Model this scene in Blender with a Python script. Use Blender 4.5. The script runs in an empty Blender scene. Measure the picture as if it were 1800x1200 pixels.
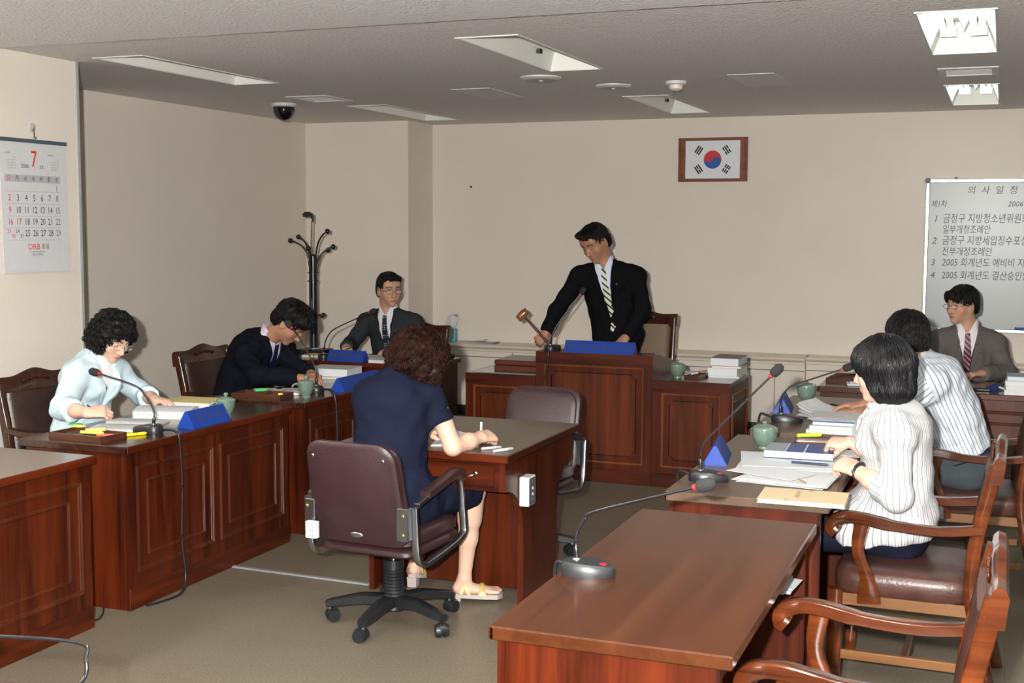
import bpy, math, random
import numpy as np
from mathutils import Vector, Matrix
from mathutils.bvhtree import BVHTree

scene = bpy.context.scene
COL = scene.collection
R = math.radians
rnd = random.Random(7)

# ------------------------------------------------------------------ camera
cam_d = bpy.data.cameras.new('camera')
cam_d.lens = 44.0; cam_d.sensor_width = 36.0; cam_d.clip_end = 100
cam = bpy.data.objects.new('camera', cam_d); COL.objects.link(cam)
_yaw, _pit, _rol = R(21.33), R(5.21), R(0.27)
_fw = Vector((-math.sin(_yaw)*math.cos(_pit), math.cos(_yaw)*math.cos(_pit), -math.sin(_pit)))
_rt = Vector((math.cos(_yaw), math.sin(_yaw), 0)); _up = _rt.cross(_fw)
_r2 = _rt*math.cos(_rol) + _up*math.sin(_rol); _u2 = _up*math.cos(_rol) - _rt*math.sin(_rol)
cam.matrix_world = Matrix(((_r2.x, _u2.x, -_fw.x, 0), (_r2.y, _u2.y, -_fw.y, 0), (_r2.z, _u2.z, -_fw.z, 1.75), (0, 0, 0, 1)))
scene.camera = cam

# ------------------------------------------------------------------ world, flash, exposure
w = bpy.data.worlds.new('world'); scene.world = w; w.use_nodes = True
w.node_tree.nodes['Background'].inputs[0].default_value = (.8, .85, .9, 1)
w.node_tree.nodes['Background'].inputs[1].default_value = .05
fl = bpy.data.lights.new('camera_flash', 'SPOT')      # the photographer's flash, left of and above the lens
fl.energy = 1950; fl.color = (1, .97, .93); fl.shadow_soft_size = .03; fl.spot_size = R(84); fl.spot_blend = .45
flo = bpy.data.objects.new('camera_flash', fl); COL.objects.link(flo)
flo.location = Vector((0, 0, 1.75)) - _r2*.15 + _u2*.10 - _fw*.05
flo.rotation_euler = (_fw + _u2*.06 - _r2*.03).to_track_quat('-Z', 'Y').to_euler()
LAMP_POWER = 46
vs = scene.view_settings
vs.view_transform = 'Standard'; vs.look = 'None'; vs.gamma = 1; vs.exposure = 0.22; vs.use_curve_mapping = False
scene.cycles.max_bounces = 6; scene.cycles.diffuse_bounces = 4; scene.cycles.glossy_bounces = 3; scene.cycles.adaptive_threshold = .02

# ------------------------------------------------------------------ materials
MATS = {}
def mat(name, col, rough=.5, metal=0., spec=.5, coat=0., bump=None, vary=None, emit=None, alpha=None, trans=0., sss=0.):
    """principled material; bump=(scale,strength[,stretch xyz]); vary=(scale,amount) colour noise"""
    if name in MATS: return MATS[name]
    m = bpy.data.materials.new(name); m.use_nodes = True
    nt = m.node_tree; b = nt.nodes['Principled BSDF']
    b.inputs['Base Color'].default_value = (*col, 1); b.inputs['Roughness'].default_value = rough
    b.inputs['Metallic'].default_value = metal; b.inputs['Specular IOR Level'].default_value = spec
    b.inputs['Coat Weight'].default_value = coat; b.inputs['Coat Roughness'].default_value = .12
    b.inputs['Transmission Weight'].default_value = trans
    if sss: b.inputs['Subsurface Weight'].default_value = sss; b.inputs['Subsurface Radius'].default_value = (.012, .005, .003)
    if alpha is not None: b.inputs['Alpha'].default_value = alpha
    if emit:
        b.inputs['Emission Color'].default_value = (*emit[0], 1); b.inputs['Emission Strength'].default_value = emit[1]
    if bump or vary: tc = nt.nodes.new('ShaderNodeTexCoord')
    if bump:
        mp = nt.nodes.new('ShaderNodeMapping'); nt.links.new(tc.outputs['Object'], mp.inputs[0])
        if len(bump) > 2: mp.inputs['Scale'].default_value = bump[2]
        n = nt.nodes.new('ShaderNodeTexNoise'); n.inputs['Scale'].default_value = bump[0]; n.inputs['Detail'].default_value = 3
        nt.links.new(mp.outputs[0], n.inputs['Vector'])
        bp = nt.nodes.new('ShaderNodeBump'); bp.inputs['Strength'].default_value = bump[1]; bp.inputs['Distance'].default_value = .004 if bump[1] < .95 else .012
        nt.links.new(n.outputs[0], bp.inputs['Height']); nt.links.new(bp.outputs[0], b.inputs['Normal'])
    if vary:
        n = nt.nodes.new('ShaderNodeTexNoise'); n.inputs['Scale'].default_value = vary[0]; n.inputs['Detail'].default_value = 4
        nt.links.new(tc.outputs['Object'], n.inputs['Vector'])
        rp = nt.nodes.new('ShaderNodeValToRGB'); k = vary[1]
        rp.color_ramp.elements[0].position = .3; rp.color_ramp.elements[1].position = .7
        rp.color_ramp.elements[0].color = (*[c*(1-k) for c in col], 1); rp.color_ramp.elements[1].color = (*[min(1, c*(1+k)) for c in col], 1)
        nt.links.new(n.outputs[0], rp.inputs[0]); nt.links.new(rp.outputs[0], b.inputs['Base Color'])
    MATS[name] = m
    return m

def wood(name, dark, light, grain, rough=.34, coat=.12, scale=1.):
    """stained veneer; grain = axis index along which the figure runs"""
    if name in MATS: return MATS[name]
    m = bpy.data.materials.new(name); m.use_nodes = True; nt = m.node_tree; b = nt.nodes['Principled BSDF']
    tc = nt.nodes.new('ShaderNodeTexCoord'); mp = nt.nodes.new('ShaderNodeMapping')
    s = [9.*scale]*3; s[grain] = .55*scale; mp.inputs['Scale'].default_value = s
    nt.links.new(tc.outputs['Object'], mp.inputs[0])
    n = nt.nodes.new('ShaderNodeTexNoise'); n.inputs['Scale'].default_value = 1.6; n.inputs['Detail'].default_value = 7; n.inputs['Distortion'].default_value = .7
    nt.links.new(mp.outputs[0], n.inputs['Vector'])
    mp2 = nt.nodes.new('ShaderNodeMapping'); s2 = [70.]*3; s2[grain] = 2.5; mp2.inputs['Scale'].default_value = s2
    nt.links.new(tc.outputs['Object'], mp2.inputs[0])
    n2 = nt.nodes.new('ShaderNodeTexNoise'); n2.inputs['Scale'].default_value = 1.5; n2.inputs['Detail'].default_value = 3
    nt.links.new(mp2.outputs[0], n2.inputs['Vector'])
    mx = nt.nodes.new('ShaderNodeMath'); mx.operation = 'MULTIPLY_ADD'; mx.inputs[1].default_value = .3
    nt.links.new(n2.outputs[0], mx.inputs[0]); nt.links.new(n.outputs[0], mx.inputs[2])
    rp = nt.nodes.new('ShaderNodeValToRGB'); e = rp.color_ramp.elements
    e[0].position = .45; e[0].color = (*dark, 1); e[1].position = .85; e[1].color = (*light, 1)
    nt.links.new(mx.outputs[0], rp.inputs[0]); nt.links.new(rp.outputs[0], b.inputs['Base Color'])
    b.inputs['Roughness'].default_value = rough; b.inputs['Specular IOR Level'].default_value = .3; b.inputs['Coat Weight'].default_value = coat; b.inputs['Coat Roughness'].default_value = .15
    MATS[name] = m
    return m

CD, CL = (.020, .0028, .0010), (.088, .0135, .0028)         # cherry red stain
W_Z = wood('cherry_wood_upright', CD, CL, 2)
W_X = wood('cherry_wood_lengthwise', CD, CL, 0)
W_TOP = wood('cherry_wood_top', (.022, .008, .0055), (.046, .017, .011), 0, rough=.22, coat=.5)
W_TOPG = wood('table_top_laminate', (.080, .052, .035), (.108, .072, .048), 0, rough=.35, coat=.2)
W_MOULD = wood('cherry_wood_moulding', (.032, .006, .0025), (.092, .020, .006), 2)
W_EDGE = wood('honey_wood_edge', (.11, .032, .008), (.19, .06, .015), 2)
W_CHAIR = wood('chair_wood', (.028, .006, .002), (.110, .026, .0065), 1, rough=.2, coat=.6)
W_RAIL = wood('chair_rail_wood', (.11, .045, .015), (.19, .085, .030), 1, rough=.4, coat=.2)
W_DARK = wood('dark_carved_wood', (.022, .007, .004), (.055, .018, .009), 2, rough=.2, coat=.5)
LEATHER = mat('brown_leather', (.055, .022, .017), .38, bump=(90, .35), vary=(14, .25))
LEATHER_D = mat('dark_leather', (.030, .014, .011), .36, bump=(90, .35), vary=(14, .25))
LEATHER_P = mat('plum_leather', (.030, .012, .014), .42, bump=(120, .3), vary=(9, .15))
WALL = mat('cream_wallpaper', (.72, .66, .585), .75, spec=.3, bump=(220, .25, (1, 1, .35)), vary=(2.5, .02))
CEIL = mat('textured_ceiling_board', (.72, .70, .69), .8, spec=.25, bump=(58, 1., (1, 1, 1)), vary=(70, .07))
CEIL2 = mat('flash_tinted_soffit_board', (.72, .725, .73), .8, spec=.25, bump=(58, 1., (1, 1, 1)), vary=(70, .07))  # same board, cooler: the flash on the near part is put into the colour
TILE = mat('stone_vinyl_tile', (.150, .127, .093), .36, spec=.45, bump=(160, .35), vary=(95, .30))
GROUT = mat('tile_joint', (.09, .078, .058), .8)
WHITE = mat('white_enamel', (.82, .83, .78), .4)
PLASTIC_W = mat('white_plastic', (.60, .60, .585), .4)
BLACK = mat('black_plastic', (.012, .013, .015), .35)
BLACK_M = mat('black_metal', (.010, .010, .012), .28, spec=.6)
CHROME = mat('brushed_steel', (.42, .44, .46), .28, metal=1.)
GREY_P = mat('grey_plastic', (.018, .019, .022), .42)
PAPER = mat('white_paper', (.60, .61, .625), .7, vary=(30, .02))
PAPER_G = mat('printed_paper', (.50, .505, .51), .75, bump=(60, .1), vary=(55, .12))
PAPER_Y = mat('yellow_paper', (.62, .52, .22), .7)
PAPER_B = mat('manila_cover', (.58, .46, .28), .6)
BLUE = mat('blue_plate', (.002, .034, .25), .5, bump=(160, .15))
GOLDTXT = mat('dull_gold_print', (.055, .05, .045), .5)
CELADON = mat('celadon_glaze', (.13, .19, .15), .18, coat=.6, vary=(60, .14))
RED = mat('red_plastic', (.45, .01, .02), .4)
INK = mat('black_ink', (.015, .02, .03), .6)
INKR = mat('red_ink', (.62, .03, .02), .6)
INKG = mat('grey_ink', (.25, .26, .28), .6)
GOLD = mat('gold_metal', (.75, .55, .25), .3, metal=1.)

# ------------------------------------------------------------------ object helpers
def link(o, parent=None):
    COL.objects.link(o)
    if parent is not None: o.parent = parent
    return o
def tag(o, label=None, cat=None, group=None, kind=None):
    if label: o['label'] = label
    if cat: o['category'] = cat
    if group: o['group'] = group
    if kind: o['kind'] = kind
    return o
def thing(name, label, cat, loc=(0, 0, 0), rz=0., group=None):
    o = bpy.data.objects.new(name, None); o.empty_display_size = .1; link(o)
    o.location = loc; o.rotation_euler = (0, 0, rz)
    return tag(o, label, cat, group)
def copy_tree(o, parent=None):
    c = o.copy(); COL.objects.link(c); c.parent = parent
    for ch in list(o.children): copy_tree(ch, c)
    return c

class MB:
    """collects simple solids, then links them as one mesh object"""
    def __init__(s): s.v = []; s.f = []
    def add(s, vs_, fs):
        n = len(s.v); s.v += [tuple(p) for p in vs_]; s.f += [tuple(i+n for i in q) for q in fs]; return s
    def box(s, x0, x1, y0, y1, z0, z1, b=0.):
        if b <= 0:
            return s.add([(x0,y0,z0),(x1,y0,z0),(x1,y1,z0),(x0,y1,z0),(x0,y0,z1),(x1,y0,z1),(x1,y1,z1),(x0,y1,z1)],
                         [(0,3,2,1),(4,5,6,7),(0,1,5,4),(1,2,6,5),(2,3,7,6),(3,0,4,7)])
        b = min(b, (x1-x0)*.49, (y1-y0)*.49, (z1-z0)*.49)
        V = []; idx = {}
        for sx in (0, 1):
            for sy in (0, 1):
                for sz in (0, 1):
                    X = (x0, x1)[sx]; Y = (y0, y1)[sy]; Zz = (z0, z1)[sz]
                    bx, by, bz = b*(1-2*sx), b*(1-2*sy), b*(1-2*sz)
                    for a, p in enumerate(((X, Y+by, Zz+bz), (X+bx, Y, Zz+bz), (X+bx, Y+by, Zz))):
                        idx[sx, sy, sz, a] = len(V); V.append(p)
        F = []
        def q(*k): F.append([idx[i] for i in k])
        for sx in (0, 1): q((sx,0,0,0),(sx,1,0,0),(sx,1,1,0),(sx,0,1,0))
        for sy in (0, 1): q((0,sy,0,1),(1,sy,0,1),(1,sy,1,1),(0,sy,1,1))
        for sz in (0, 1): q((0,0,sz,2),(1,0,sz,2),(1,1,sz,2),(0,1,sz,2))
        for sy in (0, 1):
            for sz in (0, 1): q((0,sy,sz,1),(1,sy,sz,1),(1,sy,sz,2),(0,sy,sz,2))
        for sx in (0, 1):
            for sz in (0, 1): q((sx,0,sz,0),(sx,1,sz,0),(sx,1,sz,2),(sx,0,sz,2))
        for sx in (0, 1):
            for sy in (0, 1): q((sx,sy,0,0),(sx,sy,1,0),(sx,sy,1,1),(sx,sy,0,1))
        for sx in (0, 1):
            for sy in (0, 1):
                for sz in (0, 1): q((sx,sy,sz,0),(sx,sy,sz,1),(sx,sy,sz,2))
        c = Vector(((x0+x1)/2, (y0+y1)/2, (z0+z1)/2)); G = []
        for f in F:
            p = [Vector(V[i]) for i in f]; n = (p[1]-p[0]).cross(p[2]-p[0]); m = sum(p, Vector())/len(p)
            G.append(f if n.dot(m-c) > 0 else f[::-1])
        return s.add(V, G)
    def rings(s, rs, closed=False, cap=True):
        n = len(rs[0]); V = [p for r_ in rs for p in r_]; F = []
        m = len(rs)
        for i in range(m if closed else m-1):
            a, c = i*n, ((i+1) % m)*n
            for j in range(n):
                k = (j+1) % n; F.append((a+j, a+k, c+k, c+j))
        if cap and not closed:
            F.append(tuple(range(n))[::-1]); F.append(tuple((m-1)*n+j for j in range(n)))
        return s.add(V, F)
    def tube(s, pts, r, n=8, cap=True, closed=False, flat=None, up0=(0, 0, 1)):
        P_ = [Vector(p) for p in pts]; m = len(P_)
        rs = list(r) if hasattr(r, '__len__') else [r]*m
        out = []; up = Vector(up0)
        for i in range(m):
            if closed: t = P_[(i+1) % m]-P_[i-1]
            else: t = P_[min(i+1, m-1)]-P_[max(i-1, 0)]
            t.normalize()
            a = up - t*up.dot(t)
            if a.length < 1e-3: a = Vector((1, 0, 0)) - t*t.x
            if a.length < 1e-3: a = Vector((0, 1, 0)) - t*t.y
            a.normalize(); b = t.cross(a)
            fa, fb = (1, 1) if flat is None else flat
            out.append([P_[i] + a*(math.cos(q)*rs[i]*fa) + b*(math.sin(q)*rs[i]*fb) for q in [2*math.pi*j/n for j in range(n)]])
        return s.rings(out, closed, cap)
    def bar(s, pts, ws, hs, up0=(0, 0, 1), cap=True):
        """rectangular section swept along pts: ws sideways, hs along up0"""
        P_ = [Vector(p) for p in pts]; m = len(P_); out = []; up = Vector(up0)
        ws = list(ws) if hasattr(ws, '__len__') else [ws]*m; hs = list(hs) if hasattr(hs, '__len__') else [hs]*m
        for i in range(m):
            t = P_[min(i+1, m-1)]-P_[max(i-1, 0)]; t.normalize()
            a = up - t*up.dot(t); a.normalize(); b = t.cross(a)
            w_, h_ = ws[i]/2, hs[i]/2; c = .22
            out.append([P_[i]+b*x*w_+a*y*h_ for x, y in ((-1, -1+c), (-1+c, -1), (1-c, -1), (1, -1+c), (1, 1-c), (1-c, 1), (-1+c, 1), (-1, 1-c))])
        return s.rings(out, False, cap)
    def lathe(s, prof, c=(0, 0, 0), n=20):
        return s.rings([[(c[0]+r_*math.cos(q), c[1]+r_*math.sin(q), c[2]+z) for q in [2*math.pi*j/n for j in range(n)]] for r_, z in prof])
    def ell(s, c, rad, nu=14, nv=9):
        rs = []
        for i in range(nv+1):
            a = -math.pi/2 + math.pi*i/nv; k = max(math.cos(a), .02)
            rs.append([(c[0]+rad[0]*k*math.cos(2*math.pi*j/nu), c[1]+rad[1]*k*math.sin(2*math.pi*j/nu), c[2]+rad[2]*math.sin(a)) for j in range(nu)])
        return s.rings(rs)
    def prism(s, poly, t0, t1, f=lambda a, b, t: (a, t, b)):
        """outline extruded between t0 and t1; f maps (a,b,t) to xyz"""
        n = len(poly)
        V = [f(a, b, t0) for a, b in poly] + [f(a, b, t1) for a, b in poly]
        return s.add(V, [tuple(range(n)), tuple(range(2*n-1, n-1, -1))] + [(i, n+i, n+(i+1) % n, (i+1) % n) for i in range(n)])
    def xf(s, M):
        s.v = [tuple(M @ Vector(p)) for p in s.v]; return s
    def mesh(s, name, smooth=0.):
        me = bpy.data.meshes.new(name); me.from_pydata(s.v, [], s.f)
        import bmesh
        bm = bmesh.new(); bm.from_mesh(me); bmesh.ops.recalc_face_normals(bm, faces=bm.faces); bm.to_mesh(me); bm.free()
        if smooth:
            me.polygons.foreach_set('use_smooth', [True]*len(me.polygons))
            me.set_sharp_from_angle(angle=R(smooth))
        me.update(); return me
    def build(s, name, m, parent=None, smooth=0., label=None):
        me = s.mesh(name, smooth); me.materials.append(m)
        o = link(bpy.data.objects.new(name, me), parent)
        if label: o['label'] = label
        return o
def B(*a, b=0.): return MB().box(*a, b=b)
def arc(c, r, a0, a1, n, f=lambda x, y: (x, y)):
    return [f(c[0]+r*math.cos(R(a0+(a1-a0)*i/n)), c[1]+r*math.sin(R(a0+(a1-a0)*i/n))) for i in range(n+1)]
def bez(p, n=14):
    p = [Vector(q) for q in p]; out = []
    for i in range(n+1):
        t = i/n; q = p
        while len(q) > 1: q = [q[j].lerp(q[j+1], t) for j in range(len(q)-1)]
        out.append(q[0])
    return out
def spline(p, n=8):
    """Catmull-Rom through points"""
    p = [Vector(q) for q in p]; P_ = [p[0]*2-p[1]] + p + [p[-1]*2-p[-2]]; out = []
    for i in range(1, len(P_)-2):
        a, b, c, d = P_[i-1:i+3]
        for k in range(n):
            t = k/n; out.append(.5*((2*b)+(c-a)*t+(2*a-5*b+4*c-d)*t*t+(3*b-a-3*c+d)*t**3))
    return out + [p[-1]]

LETTERS = []
def lettering(items, M, m, parent, name='lettering'):
    """items: (string, x, y, size[, shear, align, squeeze]) in the xy plane of M; all letters are made in one go at the end"""
    LETTERS.append((items, M.copy(), m, parent, name))
def write_letters():
    forge = bpy.data.scenes.new('letter_forge'); obs = []
    for q, (items, M, m, parent, name) in enumerate(LETTERS):
        for it in items:
            st, x, y, size = it[:4]; sh = it[4] if len(it) > 4 else 0; al = it[5] if len(it) > 5 else 'CENTER'; sq = it[6] if len(it) > 6 else 1.
            cu = bpy.data.curves.new('lettering', 'FONT'); cu.body = st; cu.size = size; cu.shear = sh; cu.align_x = al; cu.align_y = 'CENTER'
            cu.resolution_u = 2
            o = bpy.data.objects.new('lettering', cu); forge.collection.objects.link(o); obs.append((q, o, cu, x, y, sq))
    vl = forge.view_layers[0]; vl.update(); dg = vl.depsgraph; mbs = [MB() for _ in LETTERS]
    for q, o, cu, x, y, sq in obs:
        me = bpy.data.meshes.new_from_object(o.evaluated_get(dg))
        mbs[q].add([(v.co.x*sq+x, v.co.y+y, 0) for v in me.vertices], [tuple(p.vertices) for p in me.polygons]); bpy.data.meshes.remove(me)
    for q, o, cu, x, y, sq in obs: bpy.data.objects.remove(o); bpy.data.curves.remove(cu)
    bpy.data.scenes.remove(forge)
    for mb, (items, M, m, parent, name) in zip(mbs, LETTERS):
        mb.xf(M); me = bpy.data.meshes.new(name); me.from_pydata(mb.v, [], mb.f); me.materials.append(m); me.update()
        link(bpy.data.objects.new(name, me), parent)['kind'] = 'stuff'
def frame_M(right, up, origin):
    r_ = Vector(right).normalized(); u = Vector(up); u = (u - r_*u.dot(r_)).normalized(); n = r_.cross(u)
    return Matrix(((r_.x, u.x, n.x, origin[0]), (r_.y, u.y, n.y, origin[1]), (r_.z, u.z, n.z, origin[2]), (0, 0, 0, 1)))
# ------------------------------------------------------------------ the room
CZ = 2.72; WL = -6.2; WB = 11.0; WR = 3.2; WF = -3.0
def struct(name, mb, m, smooth=0.):
    o = mb.build(name, m, None, smooth); o['kind'] = 'structure'; return o
floor = struct('floor', B(WL, WR, WF, WB, -.1, -.004), GROUT)
nt = TILE.node_tree                                       # tiles share a mesh: take their speckle from the world position
geo = nt.nodes.new('ShaderNodeNewGeometry')
for n in [n for n in nt.nodes if n.type in ('TEX_NOISE', 'MAPPING')]:
    if n.type == 'MAPPING' or not any(l.from_node.type == 'MAPPING' for l in n.inputs['Vector'].links):
        nt.links.new(geo.outputs['Position'], n.inputs['Vector'])
tile_me = B(-.2994, .2994, -.2994, .2994, -.02, 0).mesh('tile'); tile_me.materials.append(TILE)
for i in range(-11, 5):
    for j in range(-4, 9):
        x, y = .37+.6*i, 5.437+.6*j
        if x < WL+.05 or y > WB+.2 or (i > 1 and j < 0): continue
        t = bpy.data.objects.new('tile', tile_me); link(t, floor); t.location = (x, y, 0)
near_slab = B(WL, WR, WF, 2.72, -.02, 0).build('near_floor', TILE, floor)

LIGHTS = []                                               # (x centre, y centre, lit)
for lx in (-4.79, -2.49, -.235, 2.03):
    for ly in (-.05, 3.1, 6.72, 9.77):
        if lx > 1 and ly > 5: continue
        LIGHTS.append((lx, ly, lx == -.235 or ly < 5))  # the two near rows are unseen, added and lit for ambient light
LW, LL = .165, .715
VENTS = [(-.235, 8.31), (-4.885, 8.46)]
holes = [(a-LW, a+LW, b-LL, b+LL) for a, b, _ in LIGHTS] + [(a-.165, a+.165, b-.2, b+.2) for a, b in VENTS]
def holed(x0, x1, y0, y1, z, th):
    xs = sorted({x0, x1, *[h for q in holes for h in q[:2] if x0 < h < x1]}); ys = sorted({y0, y1, *[h for q in holes for h in q[2:] if y0 < h < y1]})
    mb = MB()
    for i in range(len(xs)-1):
        for j in range(len(ys)-1):
            cx, cy = (xs[i]+xs[i+1])/2, (ys[j]+ys[j+1])/2
            if not any(q[0] < cx < q[1] and q[2] < cy < q[3] for q in holes): mb.box(xs[i], xs[i+1], ys[j], ys[j+1], z, z+th)
    return mb
SY = 5.335
struct('ceiling', holed(WL, WR, SY, WB, CZ, .02), CEIL)
struct('trim_1', holed(WL, WR, WF, SY, CZ-.03, .05), CEIL2)['label'] = 'lower soffit of the textured ceiling nearest the viewer'
struct('wall_left', B(WL-.1, WL, WF, WB, 0, CZ+.02), WALL)
struct('wall_back', B(WL-.1, WR+.1, WB, WB+.1, 0, CZ+.02), WALL)
struct('wall_right', B(WR, WR+.1, WF, WB, 0, CZ+.02), WALL)
struct('wall_front', B(WL-.1, WR+.1, WF-.1, WF, 0, CZ+.02), WALL)
struct('wall_pillar', B(WL, -5.19, 3.2, 6.123, 0, CZ+.01), WALL)
struct('trim_2', B(-5.192, -5.183, 6.108, 6.128, 0, CZ), mat('steel_corner_bead', (.35, .38, .38), .4))
struct('wall_column', B(WL, -5.12, 10.465, WB, 0, CZ+.01), WALL)
# window-sill ledge along the back wall, in two lengths
def ledge(name, x0, x1, yf):
    o = struct(name, B(x0, x1, yf, WB, 0, .60), WALL)
    prof = [(yf-.002, .600), (yf-.012, .604), (yf-.012, .622), (yf-.030, .634), (yf-.036, .646), (yf-.030, .658), (yf-.012, .664), (WB, .664), (WB, .600)]
    MB().prism(prof, x0-.01 if x0 > -5 else x0, x1, lambda a, b, t: (t, a, b)).build('sill_board', mat('cream_gloss_paint', (.68, .60, .50), .35), o, 40)
    B(x0, x1, yf-.005, yf, .545, .552).build('groove', mat('ledge_groove', (.22, .19, .14), .8), o)
    x = x0+.95
    while x < x1:
        B(x-.003, x+.003, yf-.004, yf, .10, .6).build('groove', MATS['ledge_groove'], o); x += 1.2
    B(x0, x1, yf-.008, yf, 0, .09).build('skirting', mat('dark_skirting', (.02, .018, .016), .5), o)
    return o
ledge('trim_3', -5.12, -1.52, 10.70)
ledge('trim_4', -1.52, WR, 10.80)
o = MB().lathe([(.011, 0), (.011, .004), (.006, .006), (.004, .012)], n=10).xf(Matrix.Translation((-4.72, WB, 2.13)) @ Matrix.Rotation(R(90), 4, 'X')).build('wall_nail', BLACK)
tag(o, 'tiny dark nail in the bare cream back wall', 'nail')

# floor strip
tag(MB().prism([(0, 0), (.006, .006), (.03, .006), (.036, 0)], -3.64, -2.83, lambda a, b, t: (t, 5.33+a+(-2.83-t)*.03, b)).build('floor_strip', mat('flash_lit_strip', (.24, .245, .25), .35)), 'thin metal cable strip on the floor between desk and table', 'floor strip')  # non-metal grey; the steel's flash reflection is painted into the base colour

# ------------------------------------------------------------------ ceiling fittings
TUBE = mat('lit_tube', (.9, .95, .95), .4, emit=((1., .985, .93), 70.)); TUBE_W = mat('dimmed_lit_tube', (.9, .95, .95), .4, emit=((.97, 1., .95), 6.))  # tubes in view are dimmed against clipping, added unseen ones made stronger
ltext = {(-4.79, 6.72): 'unlit ceiling light nearest the calendar pillar', (-2.49, 6.72): 'unlit ceiling light above the two round speakers',
         (-4.79, 9.77): 'unlit ceiling light in front of the corner column', (-2.49, 9.77): 'unlit ceiling light above the framed flag',
         (-.235, 6.72): 'lit ceiling light with bright tubes at the top right', (-.235, 9.77): 'lit ceiling light with bright tubes above the whiteboard'}
def ceiling_light(x, y, lit):
    zc = CZ if y > SY else CZ-.03
    t = thing('ceiling_light', ltext.get((x, y)) or 'added unseen lit ceiling light %s, %s row from the left' % ('behind the viewer' if y < 2 else 'over the nearest desks', {-4.79: 'first', -2.49: 'second', -.235: 'third', 2.03: 'fourth'}[x]), 'ceiling light', (x, y, zc), 0, 'recessed ceiling lights')
    a, b, d = LW, LL, .155
    mb = MB()                                             # folded reflector
    V = [(-a, -b, 0), (a, -b, 0), (a, b, 0), (-a, b, 0), (-a*.62, -b*.90, d), (a*.62, -b*.90, d), (a*.62, b*.90, d), (-a*.62, b*.90, d)]
    mb.add(V, [(0, 1, 5, 4), (1, 2, 6, 5), (2, 3, 7, 6), (3, 0, 4, 7), (4, 5, 6, 7)])
    me = bpy.data.meshes.new('reflector'); me.from_pydata(mb.v, [], [f[::-1] for f in mb.f]); me.materials.append(WHITE); link(bpy.data.objects.new('reflector', me), t)
    rim = MB()
    for q in ((-a-.012, a+.012, -b-.012, -b), (-a-.012, a+.012, b, b+.012), (-a-.012, -a, -b, b), (a, a+.012, -b, b)): rim.box(*q, -.006, .004)
    rim.build('rim', PLASTIC_W, t)
    if lit:
        MB().prism([(-.03, d), (0, d-.07), (.03, d)], -b*.8, b*.8).build('ridge', WHITE, t)
        for k in (-.098, -.055, .055, .098):
            MB().tube([(k, -b*.62, .075), (k, b*.62, .075)], .015, 10).build('lamp_tube', TUBE if y < SY else TUBE_W, t)
            for e in (-1, 1): B(k-.02, k+.02, e*b*.62-.012, e*b*.62+.012, .05, .10).build('socket', PLASTIC_W, t)
    else:
        for k, e in ((-.122, -.62), (-.122, .55), (.122, .55)): B(k-.012, k+.012, e*b-.022, e*b+.022, .062, .088).build('socket', BLACK, t)
for q in LIGHTS: ceiling_light(*q)
for (x, y), lab in zip(VENTS, ('square air vent between the two lit ceiling lights', 'square air vent beside the black dome camera')):
    t = thing('air_vent', lab, 'vent', (x, y, CZ), 0, 'ceiling air vents')
    mb = MB()
    for q in ((-.175, .175, -.21, -.17), (-.175, .175, .17, .21), (-.175, -.135, -.17, .17), (.135, .175, -.17, .17)): mb.box(*q, -.008, .002, b=.003)
    mb.build('frame', PLASTIC_W, t)
    B(-.16, .16, -.19, .19, .06, .065).build('duct', mat('vent_duct', (.05, .05, .05), .8), t)
    for k in range(6):
        q = -.145+k*.058; MB().prism([(q, .0), (q+.045, .03), (q+.042, .034), (q-.003, .004)], -.135, .135, lambda a, b, tt: (tt, a, b)).build('slat', PLASTIC_W, t)
for (x, y), r_, lab in (((-2.83, 7.74), .135, 'round ceiling speaker grille under the middle light'), ((-2.52, 8.34), .125, 'smaller round ceiling plate next to the smoke detector')):
    t = thing('ceiling_speaker', lab, 'speaker', (x, y, CZ), 0, 'round ceiling fittings')
    MB().lathe([(r_, .002), (r_, -.008), (r_-.02, -.020), (r_-.035, -.018)], n=32).build('rim', PLASTIC_W, t, 40)
    MB().lathe([(r_-.03, -.012), (r_-.035, -.019), (.02, -.022)], n=32).build('grille', mat('grille_grey', (.50, .51, .52), .6, bump=(300, .6)), t, 40)
    MB().lathe([(.014, -.02), (.012, -.027)], n=12).build('cap', PLASTIC_W, t)
t = thing('smoke_detector', 'small white smoke detector on the ceiling', 'smoke detector', (-2.06, 8.25, CZ))
MB().lathe([(.072, .002), (.072, -.018), (.062, -.026)], n=24).build('base', PLASTIC_W, t, 40)
MB().lathe([(.045, -.022), (.045, -.05), (.03, -.062)], n=24).build('sensor', mat('cream_plastic', (.7, .66, .55), .4), t, 40)
t = thing('dome_camera', 'black dome security camera on the ceiling by the corner', 'camera', (-5.36, 8.72, CZ))
MB().lathe([(.1, .002), (.1, -.02), (.088, -.03)], n=28).build('mount', PLASTIC_W, t, 40)
MB().lathe([(.086, -.02)] + [(.086*math.cos(R(a)), -.05-.085*math.sin(R(a))) for a in range(0, 90, 10)] + [(.002, -.135)], n=28).build('dome', mat('dark_dome', (.004, .004, .007), .08, spec=.7), t, 60)
PANEL = mat('newer_ceiling_board', (.82, .80, .81), .8, spec=.2, bump=(75, .7))
for x, y, lab in ((-3.53, 8.55, 'paler ceiling access panel left of the round speaker'), (-1.52, 8.35, 'paler ceiling access panel right of the smoke detector')):
    tag(B(x-.15, x+.15, y-.35, y+.35, CZ-.003, CZ+.005, b=.001).build('access_panel', PANEL), lab, 'ceiling panel', 'paler ceiling panels')

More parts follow.
